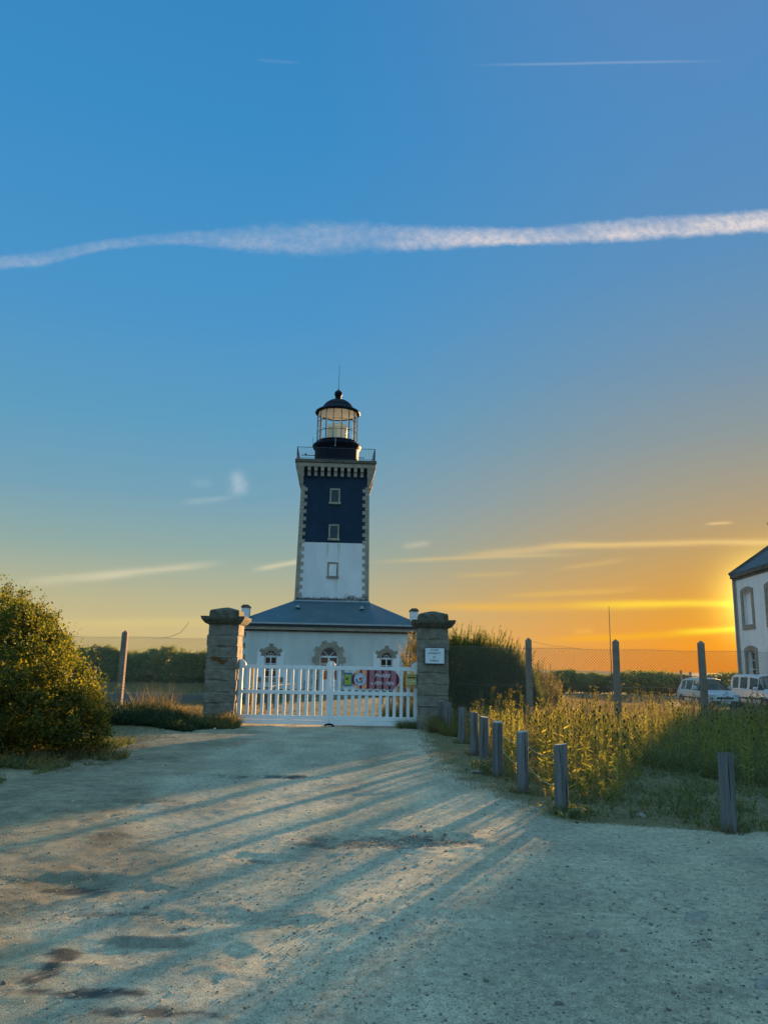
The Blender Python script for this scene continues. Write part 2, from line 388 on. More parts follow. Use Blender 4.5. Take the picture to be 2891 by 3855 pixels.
def sm(t): t = np.clip(t, 0, 1); return t * t * (3 - 2 * t)

# ------------------------------------------------------------------ terrain
RE = np.array([(.97, 60), (.97, 21), (.89, 16.7), (.88, 12.6), (1.20, 11.0), (1.44, 10.4), (1.69, 9.14), (2.05, 8.65), (2.9, 8.4), (3.93, 8.22), (6, 7.8), (14, 6.5), (40, 3)])
LE = np.array([(-3.6, 60), (-3.6, 21), (-3.1, 19.9), (-2.7, 16), (-2.9, 12), (-2.8, 9), (-2.1, 6.5), (-1.5, 4), (-1.1, 1)])
def edge_x(poly, y):   # x of an edge polyline at given y (poly sorted by descending y)
    return np.interp(y, poly[::-1, 1], poly[::-1, 0])
def track_mask(x, y):
    w = .13 * fbm(x, y, 1.7, 3, 4)
    xr = edge_x(RE, y + w) + w * 1.2; xl = edge_x(LE, y) + w * 3
    return (x < xr) & (x > xl) & (y < 36)
def right_dist(x, y): return x - edge_x(RE, y)
def base_h(x, y):
    h = -.38 * sm((x - 8) / 7) * sm((y - 20) / 16)
    h = h + .16 * sm((-x - 4.2) / 1.5) * sm((y - 16) / 3) * (1 - sm((y - 24) / 5))
    # land ends at a low cliff down to the sea
    d = np.sqrt(x * x + y * y)
    h = h - 33 * sm((d - 150) / 60) * (y > -1e9)
    return h
POT = [(.10, 7.65, .75, .34, .050), (.60, 7.82, .20, .10, .13), (-.98, 6.85, .24, .16, .035), (-1.5, 11.5, .7, .14, .04), (-.85, 5.3, .4, .16, .03), (-1.3, 4.75, .5, .18, .035), (.3, 5.4, .3, .14, .02), (1.95, 5.75, .35, .2, .03), (1.2, 6.2, .5, .16, .02), (2.4, 4.9, .4, .2, .03), (-.2, 10.2, .5, .15, .02), (-3.0, 9.0, .6, .3, .04), (-2.2, 6.0, .5, .3, .035)]
def micro(x, y):
    d = np.sqrt(x * x + y * y)
    f = np.clip(1 - (d - 45) / 30, 0, 1)
    tr = np.where((x > edge_x(LE, y)) & (x < edge_x(RE, y)), 1.0, 1.4)
    h = .010 * fbm(x * .8, y * .55, 1.0, 3, 1) + .0065 * fbm(x, y * .7, 3.1, 3, 9) * tr + .0045 * fbm(x, y, 11, 3, 20) + .0036 * vnoise(x, y, 30, 31)
    # wheel ruts along the drive
    for c in (-2.2, -.35): h = h - .016 * np.exp(-((x - c + .25 * np.sin(y * .3) + .08 * (y - 14) * (c < -1) * .5) / .24) ** 2) * sm((y - 3) / 3)
    for cx, cy, rx, ry, dp in POT:
        q = ((x - cx) / rx) ** 2 + ((y - cy) / ry) ** 2; q = q * (1 + .55 * vnoise(x, y, 5, 13) + .35 * vnoise(x, y, 13, 14))
        h = h - .55 * dp * np.exp(-q ** 1.3) + dp * .22 * np.exp(-((np.sqrt(q) - 1.35) / .3) ** 2)
    return h * f
def H(x, y): return base_h(np.asarray(x, float), np.asarray(y, float)) + micro(np.asarray(x, float), np.asarray(y, float))
def Hs(x, y): return float(H(np.array([x]), np.array([y]))[0])

ys = [1.5]
while ys[-1] < 34: ys.append(ys[-1] + max(.028, ys[-1] * .0078))
while ys[-1] < 420: ys.append(ys[-1] * 1.03)
ys = [-400, -300, -210, -150, -100, -60, -30, -15, -7, -3, -1, .5] + ys
xs = list(np.arange(-4.5, 4.5, .04))
st = .045
xp = [4.5]
while xp[-1] < 420: xp.append(xp[-1] + st); st *= 1.022
xn = [-4.5]; st = .045
while xn[-1] > -420: xn.append(xn[-1] - st); st *= 1.022
xs = xn[::-1][:-1] + xs + xp
xs = np.array(xs); ys = np.array(ys)
XX, YY = np.meshgrid(xs, ys); ZZ = H(XX, YY)
nx, ny = len(xs), len(ys)
VV = np.stack([XX, YY, ZZ], -1).reshape(-1, 3)
I = np.arange((nx) * (ny)).reshape(ny, nx)
FF = np.stack([I[:-1, :-1], I[:-1, 1:], I[1:, 1:], I[1:, :-1]], -1).reshape(-1, 4)
fx = XX.ravel()[FF].mean(1); fy = YY.ravel()[FF].mean(1)
# material weights per vertex: R dry grass/green, G dirt, B dark patches
X1, Y1 = XX.ravel(), YY.ravel()
rd = right_dist(X1, Y1)
inroad = track_mask(X1, Y1)
n1 = fbm(X1, Y1, .9, 4, 2); n2 = fbm(X1, Y1, 2.6, 3, 6)
grass = np.where(rd > 0, sm((rd + .25 * n2) / .35), 0.0)
grass = np.maximum(grass, sm((-X1 - 4.6 + .9 * n1) / 1.2) * sm((Y1 - 11.5 + 1.2 * n2) / 1.5))
grass = np.where((Y1 > 36) | ((X1 < -9) & (Y1 > 22)), np.clip(.8 + .3 * n1, 0, 1), grass)
yard = (np.abs(X1 + 2.9) < 7 + n1) & (Y1 > 21) & (Y1 < 44); grass = np.where(yard, np.clip(.25 + .6 * n1 + .6 * sm((np.abs(X1 + 1.3) - 3) / 2), 0, 1), grass)
dirt = sm((edge_x(LE, Y1) + .35 - X1 + .9 * n1) / .9)
dirt = np.where(Y1 > 21.6, 1.0, dirt)
dark = np.zeros_like(X1)
for cx, cy, rx, ry, a in [(.60, 7.84, .20, .08, 1), (.1, 7.6, .75, .3, .6), (-1.72, 4.60, .08, .30, .9), (-1.5, 4.15, .34, .05, .9), (-1.05, 3.95, .30, .05, .8), (-2.1, 5.95, .34, .09, .8), (-1.85, 5.35, .4, .06, .5), (-2.2, 4.5, .3, .12, .45), (-1.5, 11.6, .75, .12, .8), (-.98, 6.8, .2, .1, .5), (-2.4, 7.6, .3, .2, .5), (-1.3, 4.9, .25, .07, .5), (1.85, 4.35, .4, .1, .3), (2.3, 4.1, .3, .2, .3), (-2.6, 9.4, .5, .16, .4)]:
    q = ((X1 - cx) / rx) ** 2 + ((Y1 - cy) / ry) ** 2
    dark = np.maximum(dark, a * sm(1.3 - q + 1.1 * vnoise(X1, Y1, 7, 3) + .7 * vnoise(X1, Y1, 22, 8)))
# tarmac strips of the lane beyond the fence
lane = ((X1 < -4.5) & (Y1 > 30) & (Y1 < 39)) | ((X1 > 12) & (Y1 > 47 + n1) & (Y1 < 54 + n1) & (X1 < 22))
grass = np.where(lane, 0, grass)
dark = np.where(lane, .72, dark)
colr = np.zeros((len(X1), 4), np.float32); colr[:, 0] = grass; colr[:, 1] = dirt; colr[:, 2] = dark; colr[:, 3] = 1

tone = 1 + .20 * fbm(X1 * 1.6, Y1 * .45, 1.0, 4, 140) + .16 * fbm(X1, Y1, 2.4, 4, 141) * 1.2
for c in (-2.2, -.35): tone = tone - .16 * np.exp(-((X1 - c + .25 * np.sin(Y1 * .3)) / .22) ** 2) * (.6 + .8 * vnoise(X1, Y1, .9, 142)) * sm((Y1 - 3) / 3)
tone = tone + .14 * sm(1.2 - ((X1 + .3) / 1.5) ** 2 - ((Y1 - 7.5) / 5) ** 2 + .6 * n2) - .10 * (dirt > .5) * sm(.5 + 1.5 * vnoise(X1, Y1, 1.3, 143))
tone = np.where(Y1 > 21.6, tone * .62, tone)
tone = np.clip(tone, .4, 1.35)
def ground_mat(name):
    m = bpy.data.materials.new(name); m.use_nodes = True; t = m.node_tree; b = t.nodes['Principled BSDF']
    b.inputs['Roughness'].default_value = .95; b.inputs['Specular IOR Level'].default_value = .15
    a = t.nodes.new('ShaderNodeAttribute'); a.attribute_name = 'cover'; sp = t.nodes.new('ShaderNodeSeparateColor'); t.links.new(a.outputs['Color'], sp.inputs[0])
    g = t.nodes.new('ShaderNodeNewGeometry')
    def nz_(sc, lo, hi, c0, c1, det=8):
        n = t.nodes.new('ShaderNodeTexNoise'); n.inputs['Scale'].default_value = sc; n.inputs['Detail'].default_value = det; n.inputs['Roughness'].default_value = .65
        t.links.new(g.outputs['Position'], n.inputs[0]); r = t.nodes.new('ShaderNodeValToRGB')
        r.color_ramp.elements[0].position = lo; r.color_ramp.elements[1].position = hi
        r.color_ramp.elements[0].color = (*c0, 1); r.color_ramp.elements[1].color = (*c1, 1); t.links.new(n.outputs[0], r.inputs[0]); return r.outputs[0], n.outputs[0]
    def mx(f, c0, c1, bt='MIX'):
        n = t.nodes.new('ShaderNodeMix'); n.data_type = 'RGBA'; n.blend_type = bt
        if isinstance(f, float): n.inputs[0].default_value = f
        else: t.links.new(f, n.inputs[0])
        for i, v in ((6, c0), (7, c1)):
            if isinstance(v, tuple): n.inputs[i].default_value = (*v, 1)
            else: t.links.new(v, n.inputs[i])
        return n.outputs[2]
    grav, _ = nz_(14, .3, .7, (.33, .30, .215), (.62, .565, .41))
    fine, fh = nz_(120, .32, .68, (.45, .45, .45), (1.25, 1.25, 1.25), 3)
    big, _ = nz_(.8, .35, .65, (.82, .84, .86), (1.06, 1.03, .98), 5)
    dirt_, _ = nz_(5, .3, .7, (.25, .215, .14), (.49, .425, .285))
    gr, _ = nz_(9, .3, .7, (.10, .10, .048), (.27, .225, .125))
    c = mx(sp.outputs[1], grav, dirt_); c = mx(1.0, c, fine, 'MULTIPLY'); c = mx(1.0, c, big, 'MULTIPLY')
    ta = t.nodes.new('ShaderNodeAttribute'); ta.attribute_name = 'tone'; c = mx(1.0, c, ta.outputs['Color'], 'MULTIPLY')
    c = mx(sp.outputs[0], c, gr); c = mx(sp.outputs[2], c, (.045, .048, .048))
    t.links.new(c, b.inputs['Base Color'])
    _, h2 = nz_(45, .3, .7, (0, 0, 0), (1, 1, 1), 6)
    ad = t.nodes.new('ShaderNodeMath'); ad.operation = 'ADD'; t.links.new(fh, ad.inputs[0]); t.links.new(h2, ad.inputs[1])
    bp = t.nodes.new('ShaderNodeBump'); bp.inputs['Strength'].default_value = .55; bp.inputs['Distance'].default_value = .012
    t.links.new(ad.outputs[0], bp.inputs['Height']); t.links.new(bp.outputs[0], b.inputs['Normal'])
    return m
m_ground = ground_mat('ground_cover')
def sub_mesh(name, faces, kind_label):
    used, inv = np.unique(faces, return_inverse=True)
    o = mesh_np(name, VV[used], inv.reshape(faces.shape), m_ground, smooth=True)
    at = o.data.color_attributes.new('cover', 'FLOAT_COLOR', 'POINT'); at.data.foreach_set('color', colr[used].ravel())
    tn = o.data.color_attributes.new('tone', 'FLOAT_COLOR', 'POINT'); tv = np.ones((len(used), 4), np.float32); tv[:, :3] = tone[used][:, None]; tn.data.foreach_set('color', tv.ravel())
    o['kind'] = 'structure'; return o
tm = track_mask(fx, fy)
sub_mesh('gravel_road', FF[tm], '')
sub_mesh('ground', FF[~tm], '')

# sea
m_sea = MAT('sea_water', (.03, .07, .10), .28, None, (.02, .5, 1.5), coord='Object', spec=.5)
mb = MB(); n = 64
mb.add([(0, 0, 0)] + [(13000 * math.cos(2 * math.pi * k / n), 13000 * math.sin(2 * math.pi * k / n), 0) for k in range(n)], [(0, k + 1, (k + 1) % n + 1) for k in range(n)])
tag(mb.build('sea', m_sea, loc=(0, 0, -31)), kind='structure')

# ================================================================== LIGHTHOUSE
CX, CXH = -3.11, -2.94          # tower axis, keeper's wing axis
YF = 44.0                        # front of the wing
TY = 47.5; TC = TY + 2.33        # front and centre of the tower
LYAW = R(3.3)
lh = empty('lighthouse', (CXH, YF, 0), LYAW)
tag(lh, 'square white and black lighthouse tower rising from a low white keeper building', 'lighthouse')
OX = CX - CXH + 3.5 * math.sin(LYAW)                    # local coords: x from CXH, y from YF
def loc(o): return o
ty0 = TY - YF; tyc = TC - YF
def half(z): return 2.29 - (z - 5.35) * (2.29 - 2.165) / (12.75 - 5.35)
def tower_pt(x, y, z):           # x, y in -1..1 across the tower
    h = half(z); return (OX + x * h, tyc + y * h, z)
def tower_band(z0, z1, inset=0.0):
    mb = MB(); v = []
    for z in (z0, z1):
        h = half(z) - inset; v += [(OX - h, tyc - h, z), (OX + h, tyc - h, z), (OX + h, tyc + h, z), (OX - h, tyc + h, z)]
    mb.add(v, [(0, 1, 5, 4), (1, 2, 6, 5), (2, 3, 7, 6), (3, 0, 4, 7), (4, 5, 6, 7)])
    return mb
tag(tower_band(4.4, 9.05, .03).build('tower_wall', m_white, lh), 'white lower band of the tower wall')
tag(tower_band(9.05, 13.9, .03).build('tower_wall', m_navy, lh), 'black upper band of the tower wall')
# quoins: alternate long and short blocks on the four corners
for sx in (-1, 1):
    for sy in (-1, 1):
        mb = MB(); k = 0; z = 5.42
        while z < 12.66:
            z1 = min(z + .238, 12.68); ln, sh = (.43, .26) if k % 2 else (.26, .43)
            h0 = half(z); h1 = half(z1)
            def fn(p, sx=sx, sy=sy, h0=h0, h1=h1, z=z, z1=z1):
                h = h1 if p[2] > .5 else h0
                return (OX + sx * (h - p[0]), tyc + sy * (h - p[1]), z + .006 if p[2] < .5 else z1 - .006)
            mb.box(0, ln, 0, sh, 0, 1, fn)
            z = z1; k += 1
        mb.build('quoins', m_stone_lt, lh)
mb = MB()
hh = half(5.35) + .05
mb.box(OX - hh, OX + hh, tyc - hh, tyc + hh, 5.33, 5.44); mb.build('lead_flashing', m_zinc, lh)
# growth and dirt line at the tower foot
m_moss = MAT('lichen_stain', (.20, .21, .17), .95, (6, .5))
P = []
for i in range(1500):
    x = rng.uniform(-2.2, 2.2); z = 5.46 + abs(rng.normal()) * (.07 + .10 * sm((x - .6) / .5) * (1 if vnoise(np.array([x]), np.array([0.]), 3)[0] > -.2 else .3))
    P.append((OX + x, ty0 + (z - 5.35) * .017 - .002, z))
v_, f_ = leaves(np.array(P), .028, .8); mesh_np('lichen_growth', v_, f_, m_moss, lh)
# corbel table
mb = MB()
def corner_splay(sx, sy):
    hb = half(12.66) + .005; prof = [(12.66, hb), (12.80, hb + .06), (13.3, hb + .22), (13.86, hb + .37)]
    inn = half(12.66) - .14; mb = MB()
    for (za, ha), (zb, hb_) in zip(prof[:-1], prof[1:]):
        def fn(p, za=za, zb=zb, ha=ha, hb_=hb_):
            h = hb_ if p[2] > .5 else ha
            return (OX + sx * (h + p[0] * (inn - h)), tyc + sy * (h + p[1] * (inn - h)), zb if p[2] > .5 else za)
        mb.box(0, 1, 0, 1, 0, 1, fn)
    mb.build('corner_bracket', m_stone_lt, lh)
for sx in (-1, 1):
    for sy in (-1, 1): corner_splay(sx, sy)
for side in range(4):
    a = side * math.pi / 2; ca_, sa_ = math.cos(a), math.sin(a)
    for i in range(11):
        mb = MB(); x = (i - 5) * .418
        def fn(p, x=x):
            hb = half(13.3) - .02; X = x + p[0]; Y = -(hb + p[1])
            return (OX + X * ca_ - Y * sa_, tyc + X * sa_ + Y * ca_, p[2])
        mb.box(-.10, .10, 0, .19, 13.30, 13.60, fn); mb.box(-.10, .10, 0, .34, 13.60, 13.86, fn)
        mb.build('corbel', m_stone_lt, lh)
mb = MB(); h = 2.50
mb.bbox(OX - h, OX + h, tyc - h, tyc + h, 13.86, 14.12, .015)
mb.build('cornice', m_stone_lt, lh)
mb = MB(); h = 2.58
mb.bbox(OX - h, OX + h, tyc - h, tyc + h, 14.12, 14.34, .03)
mb.build('gallery_floor', m_stone_dk, lh)
# gallery railing
mb = MB(); h = 2.46; zt = 15.12; zb = 14.42
for side in range(4):
    a = side * math.pi / 2; ca_, sa_ = math.cos(a), math.sin(a)
    tr = lambda X, Y, Z: (OX + X * ca_ - Y * sa_, tyc + X * sa_ + Y * ca_, Z)
    for i in range(46):
        x = -h + (i + .5) * 2 * h / 46; mb.tube([tr(x, -h, zb), tr(x, -h, zt)], .0085, 4, False)
    mb.tube([tr(-h, -h, zt), tr(h, -h, zt)], .018, 6); mb.tube([tr(-h, -h, zb), tr(h, -h, zb)], .014, 6)
    mb.tube([tr(-h, -h, 14.34), tr(-h, -h, zt + .02)], .028, 6)
    mb.tube([tr(-h, -h, zt), tr(-h + .16, -h, 14.34)], .02, 6); mb.tube([tr(-h, -h, zt), tr(-h, -h + .22, 14.34)], .02, 6)
mb.build('gallery_railing', m_rail, lh)
mb = MB(); mb.tube([(OX - 2.2, tyc - 2.2, 14.66), (OX - 1.1, tyc - 2.2, 14.66)], .025, 6); mb.box(OX - 2.0, OX - 1.9, tyc - 2.25, tyc - 2.15, 14.66, 14.76); mb.build('gallery_pipe', m_iron, lh); mb = MB()
mb.tube([(OX + 1.4, tyc - 2.2, 14.60), (OX + 1.8, tyc - 2.2, 14.60)], .025, 6)
mb.build('gallery_pipe', m_iron, lh)
# lantern room
RD = 1.46
mb = MB(); mb.lathe([(RD, 14.34), (RD, 15.60), (RD + .05, 15.66), (RD + .14, 15.78), (RD + .17, 15.90), (RD + .12, 15.98), (RD - .1, 16.04), (RD - .12, 16.12), (.2, 16.14)], OX, tyc, 48)
mb.build('lantern_base', m_iron, lh, True)
RG = 1.36; z0, z1 = 16.12, 18.22
mb = MB(); mb.lathe([(RG - .03, z0), (RG - .03, z1)], OX, tyc, 48); mb.build('lantern_glazing', m_lantglass, lh, True)
mb = MB()
for k in range(16):
    a = 2 * math.pi * (k + .5) / 16 + .01; x, y = OX + RG * math.cos(a), tyc + RG * math.sin(a)
    mb.tube([(x, y, z0), (x, y, z1)], .022, 6)
for zz in (16.16, 16.80, 17.50, 18.20):
    mb.tube([(OX + RG * math.cos(2 * math.pi * k / 48), tyc + RG * math.sin(2 * math.pi * k / 48), zz) for k in range(49)], .018 if 16.5 < zz < 18 else .03, 5, False)
mb.build('lantern_mullions', m_iron, lh)
mb = MB()
for k in range(16):
    a = 2 * math.pi * (k + .5) / 16 + .01; x, y = OX + (RG - .075) * math.cos(a), tyc + (RG - .075) * math.sin(a)
    mb.tube([(x, y, z0), (x, y, z1)], .035, 6)
mb.lathe([(RG - .06, z1), (RG - .25, z1 + .10), (.9, 18.42), (.25, 18.6), (.02, 18.62)], OX, tyc, 32)
mb.lathe([(RG - .12, 16.18), (RG - .25, 16.20), (.72, 16.2)], OX, tyc, 32)
mb.build('lantern_ceiling', m_cream, lh)
mb = MB()
pf = [(.60, 16.16), (.66, 16.3)]
for i in range(9): z = 16.34 + i * .1; pf += [(.70, z), (.655, z + .05)]
pf += [(.66, 17.28), (.62, 17.36), (.52, 17.44), (.34, 17.48), (.1, 17.5)]
mb.lathe(pf, OX, tyc, 16)
le = mb.build('fresnel_lens', m_lens, lh)
mb = MB(); mb.lathe([(RG + .13, 18.19), (RG + .17, 18.24), (RG + .13, 18.33), (1.10, 18.56), (1.06, 18.60), (.98, 18.76), (.80, 18.96), (.56, 19.12), (.30, 19.22), (.20, 19.25)], OX, tyc, 40)
mb.lathe([(RG + .13, 18.19), (RG - .06, 18.22)], OX, tyc, 40)
mb.build('dome', m_iron, lh, True)
mb = MB(); pr = [(.19, 19.22), (.19, 19.32), (.23, 19.36), (.16, 19.40)] + [(.27 * math.sin(t), 19.63 - .27 * math.cos(t)) for t in np.linspace(.6, 3.0, 12)] + [(.05, 19.93), (.03, 20.02)]
mb.lathe(pr, OX, tyc, 20); mb.build('ball_finial', m_iron, lh, True)
mb = MB(); mb.tube([(OX, tyc, 19.95), (OX + .02, tyc, 21.72)], [.018, .012], 6); mb.build('lightning_rod', m_iron, lh)
mb = MB(); mb.tube([(OX - RD - .12, tyc - .3, 15.85), (OX - RD - .14, tyc - .3, 16.45)], .012, 5); mb.build('aerial', m_iron, lh)
mb = MB(); mb.tube([(OX - .08, tyc - RD - .14, 16.2), (OX - .09, tyc - RD - .16, 15.55)], .02, 6); mb.lathe([(.04, 15.5), (.04, 15.58)], OX - .09, tyc - RD - .16, 8); mb.build('down_pipe', m_zinc, lh)
# tower windows
def tower_window(z0, z1, w, shutm, lab=None):
    zc = (z0 + z1) / 2; y = tyc - half(zc) ; x0, x1 = OX + .0 - w / 2, OX + .0 + w / 2
    mb = MB(); t = .10
    mb.bbox(x0, x0 + t, y - .03, y + .1, z0 + .14, z1 - t, .006); mb.bbox(x1 - t, x1, y - .03, y + .1, z0 + .14, z1 - t, .006)
    mb.bbox(x0, x1, y - .035, y + .1, z1 - t, z1, .006)
    o = mb.build('window', m_stone_lt if shutm is m_shut else m_stone, lh)
    mb = MB(); mb.bbox(x0 - .05, x1 + .05, y - .08, y + .09, z0, z0 + .14, .008); mb.build('sill', m_stone_lt if shutm is m_shut else m_stone, o)
    mb = MB(); mb.box(x0 + t, x1 - t, y - .008, y + .05, z0 + .14, z1 - t)
    if shutm is not m_shut:
        for zz in (z0 + .35, z1 - .32): mb.box(x0 + t + .01, x1 - t - .01, y - .022, y - .008, zz, zz + .03)
    s_ = mb.build('shutter', shutm, o)
    if lab: tag(o, lab)
tower_window(11.52, 12.54, .66, m_shut, 'top tower window in the black band with its dark shutter')
tower_window(9.19, 10.22, .66, m_shut, 'middle tower window just above the white band, sill stained')
tower_window(6.82, 7.82, .66, m_wpaint, 'lowest tower window with a white shutter in the white band')
# rust runs down the white band
m_rust = MAT('rust_run', (.62, .56, .42), .85, (4, .2))
for x, za, zb_, w in ((-.40, 8.98, 7.9, .020), (-.33, 8.98, 8.2, .03), (.30, 8.98, 8.0, .035), (.40, 8.98, 8.2, .02), (.20, 6.78, 5.6, .02), (.30, 6.78, 5.7, .018), (.12, 6.78, 5.9, .012)):
    ya = tyc - half(za) + .03 - .004; yb = tyc - half(zb_) + .03 - .004
    mb = MB(); mb.add([(OX + x - w, ya, za), (OX + x + w, ya, za), (OX + x + w * .2, yb, zb_), (OX + x - w * .2, yb, zb_)], [(0, 1, 2, 3)]); mb.build('rust_streak', m_rust, lh)

# keeper's wing
HW, HD = 5.10, 11.7
mb = MB()
WX = 3.24                        # window axis from the centre
def arch_poly(cx, w, zs, z0, n=12): return [(cx - w, z0), (cx + w, z0)] + [(cx + w * math.cos(t), zs + w * math.sin(t)) for t in np.linspace(0, math.pi, n)]
# front wall pierced by the openings, as a bridged face
bm = bmesh.new()
def loopv(pts, y=0.0):
    vs = [bm.verts.new((p[0], y, p[1])) for p in pts]
    return [bm.edges.new((vs[i], vs[(i + 1) % len(vs)])) for i in range(len(vs))], vs
outer = [(-HW, 0), (HW, 0), (HW, 3.5), (-HW, 3.5)]
ed = loopv(outer)[0]; holes = [arch_poly(-WX, .335, 1.98, .82), arch_poly(WX, .335, 1.98, .82), arch_poly(0, .52, 2.0, .02)]
for h_ in holes: ed += loopv(h_[::-1])[0]
bmesh.ops.triangle_fill(bm, use_beauty=True, edges=ed)
for h_ in holes:                 # reveals
    a_ = [bm.verts.new((p[0], 0, p[1])) for p in h_]; b_ = [bm.verts.new((p[0], .3, p[1])) for p in h_]
    for i in range(len(h_)): bm.faces.new((a_[i], a_[(i + 1) % len(h_)], b_[(i + 1) % len(h_)], b_[i]))
for q in (((-HW, 0), (-HW, HD)), ((HW, 0), (HW, HD)), ((-HW, HD), (HW, HD))):
    (xa, ya), (xb, yb) = q; bm.faces.new([bm.verts.new(p) for p in ((xa, ya, 0), (xb, yb, 0), (xb, yb, 3.5), (xa, ya, 3.5))])
me = bpy.data.meshes.new('wall'); bm.to_mesh(me); bm.free(); me.materials.append(m_wing); put('wall', me, lh)
mb = MB(); mb.box(-HW - .03, -.66, -.04, 0.02, -.1, .20); mb.box(.66, HW + .03, -.04, .02, -.1, .20); mb.build('plinth', m_stone, lh)
for sx in (-1, 1):
  mb = MB(); k = 0; z = .2
  while z < 3.36:
    ln = .42 if k % 2 else .26
    mb.box(min(sx * HW + sx * .02, sx * (HW - ln)), max(sx * HW + sx * .02, sx * (HW - ln)), -.022, .2, z + .005, min(z + .30, 3.36))
    z += .31; k += 1
  mb.build('quoins', m_stone, lh)
mb = MB()
mb.box(-HW - .08, HW + .08, -.10, HD + .1, 3.36, 3.44); mb.build('cornice_shadow_course', m_stone_dk, lh)  # dark stone colour stands in for the shadow line below the cornice
mb = MB(); k = 0; x = -HW - .22
while x < HW + .22:
    w = rng.uniform(.9, 1.7); mb.bbox(x + .003, min(x + w, HW + .22), -.26, HD + .26, 3.44, 3.62, .008); x += w
mb.build('stone_cornice', m_stone_lt, lh)
mb = MB(); mb.box(-HW - .26, HW + .26, -.32, HD + .3, 3.62, 3.76); mb.build('fascia', m_slate, lh)
mb = MB(); mb.prism([(-.46, 3.84), (-.46, 3.76), (-.40, 3.74), (-.33, 3.76), (-.33, 3.84)], -HW - .28, HW + .28, 'x'); mb.build('gutter', m_zinc, lh)
hh = half(5.35) + .03
mb = MB(); e = HW + .28
mb.add([(-e, -.40, 3.80), (e, -.40, 3.80), (e, HD + .4, 3.80), (-e, HD + .4, 3.80), (OX - hh, tyc - hh, 5.37), (OX + hh, tyc - hh, 5.37), (OX + hh, tyc + hh, 5.37), (OX - hh, tyc + hh, 5.37)],
       [(0, 1, 5, 4), (1, 2, 6, 5), (2, 3, 7, 6), (3, 0, 4, 7), (3, 2, 1, 0)])
m_slater = bpy.data.materials.new('slate_roof'); m_slater.use_nodes = True; t = m_slater.node_tree; b = t.nodes['Principled BSDF']; b.inputs['Roughness'].default_value = .5
tcn = t.nodes.new('ShaderNodeTexCoord'); br = t.nodes.new('ShaderNodeTexBrick'); mp = t.nodes.new('ShaderNodeMapping'); mp.inputs['Rotation'].default_value = (0, 0, 0)
sx_ = t.nodes.new('ShaderNodeSeparateXYZ'); cx_ = t.nodes.new('ShaderNodeCombineXYZ'); t.links.new(tcn.outputs['Object'], sx_.inputs[0]); ad = t.nodes.new('ShaderNodeMath'); ad.operation = 'ADD'
t.links.new(sx_.outputs[0], ad.inputs[0]); t.links.new(sx_.outputs[1], ad.inputs[1]); t.links.new(ad.outputs[0], cx_.inputs[0])
ml_ = t.nodes.new('ShaderNodeMath'); ml_.operation = 'MULTIPLY'; ml_.inputs[1].default_value = 2.4; t.links.new(sx_.outputs[2], ml_.inputs[0]); t.links.new(ml_.outputs[0], cx_.inputs[1]); t.links.new(cx_.outputs[0], br.inputs[0])
br.inputs['Scale'].default_value = 1; br.inputs['Brick Width'].default_value = .22; br.inputs['Row Height'].default_value = .16; br.inputs['Mortar Size'].default_value = .008
br.inputs['Color1'].default_value = (.036, .095, .120, 1); br.inputs['Color2'].default_value = (.055, .115, .140, 1); br.inputs['Mortar'].default_value = (.02, .024, .03, 1)
nn = t.nodes.new('ShaderNodeTexNoise'); nn.inputs['Scale'].default_value = 1.1; nn.inputs['Detail'].default_value = 6; t.links.new(tcn.outputs['Object'], nn.inputs[0])
mm = t.nodes.new('ShaderNodeMix'); mm.data_type = 'RGBA'; mr = t.nodes.new('ShaderNodeMapRange'); mr.inputs[1].default_value = .45; mr.inputs[2].default_value = .75; mr.inputs[4].default_value = .6; t.links.new(nn.outputs[0], mr.inputs[0]); t.links.new(mr.outputs[0], mm.inputs[0])
t.links.new(br.outputs[0], mm.inputs[6]); mm.inputs[7].default_value = (.10, .125, .15, 1); t.links.new(mm.outputs[2], b.inputs['Base Color'])
roof = mb.build('roof', m_slater, lh)
for x in (-1.95, 1.85):          # two small roof vents
    mb = MB()
    mb.prism([(x - .12, 4.86), (x + .12, 4.86), (x + .09, 4.97), (x, 5.03), (x - .09, 4.97)], 1.95, 2.5, 'y')
    mb.build('roof_vent', m_zinc, roof)
for sx in (-1, 1):
    mb = MB(); x0, x1 = sorted((sx * (HW - .50), sx * (HW - .06))); mb.bbox(x0, x1, .30, .95, 3.7, 4.66, .01); o = mb.build('chimney', m_white, lh)
    mb = MB(); mb.bbox(x0 - .03, x1 + .03, .27, .98, 4.66, 4.76, .01); mb.prism([(x0, 4.76), (x1, 4.76), (x1 - .08, 4.84), (x0 + .08, 4.84)], .3, .95, 'y'); mb.build('chimney_cap', m_stone_dk, o)
def voussoirs(cx, r0_, r1_, zs, n, longs, rl, y0=-.05):
    mb = MB()
    for i in range(n):
        a0_, a1_ = math.pi * i / n + .008, math.pi * (i + 1) / n - .008; r = rl if i in longs else r1_
        mb.prism([(cx + r0_ * math.cos(a0_), zs + r0_ * math.sin(a0_)), (cx + r * math.cos(a0_), zs + r * math.sin(a0_)), (cx + r * math.cos(a1_), zs + r * math.sin(a1_)), (cx + r0_ * math.cos(a1_), zs + r0_ * math.sin(a1_))], y0, .08, 'y')
    return mb
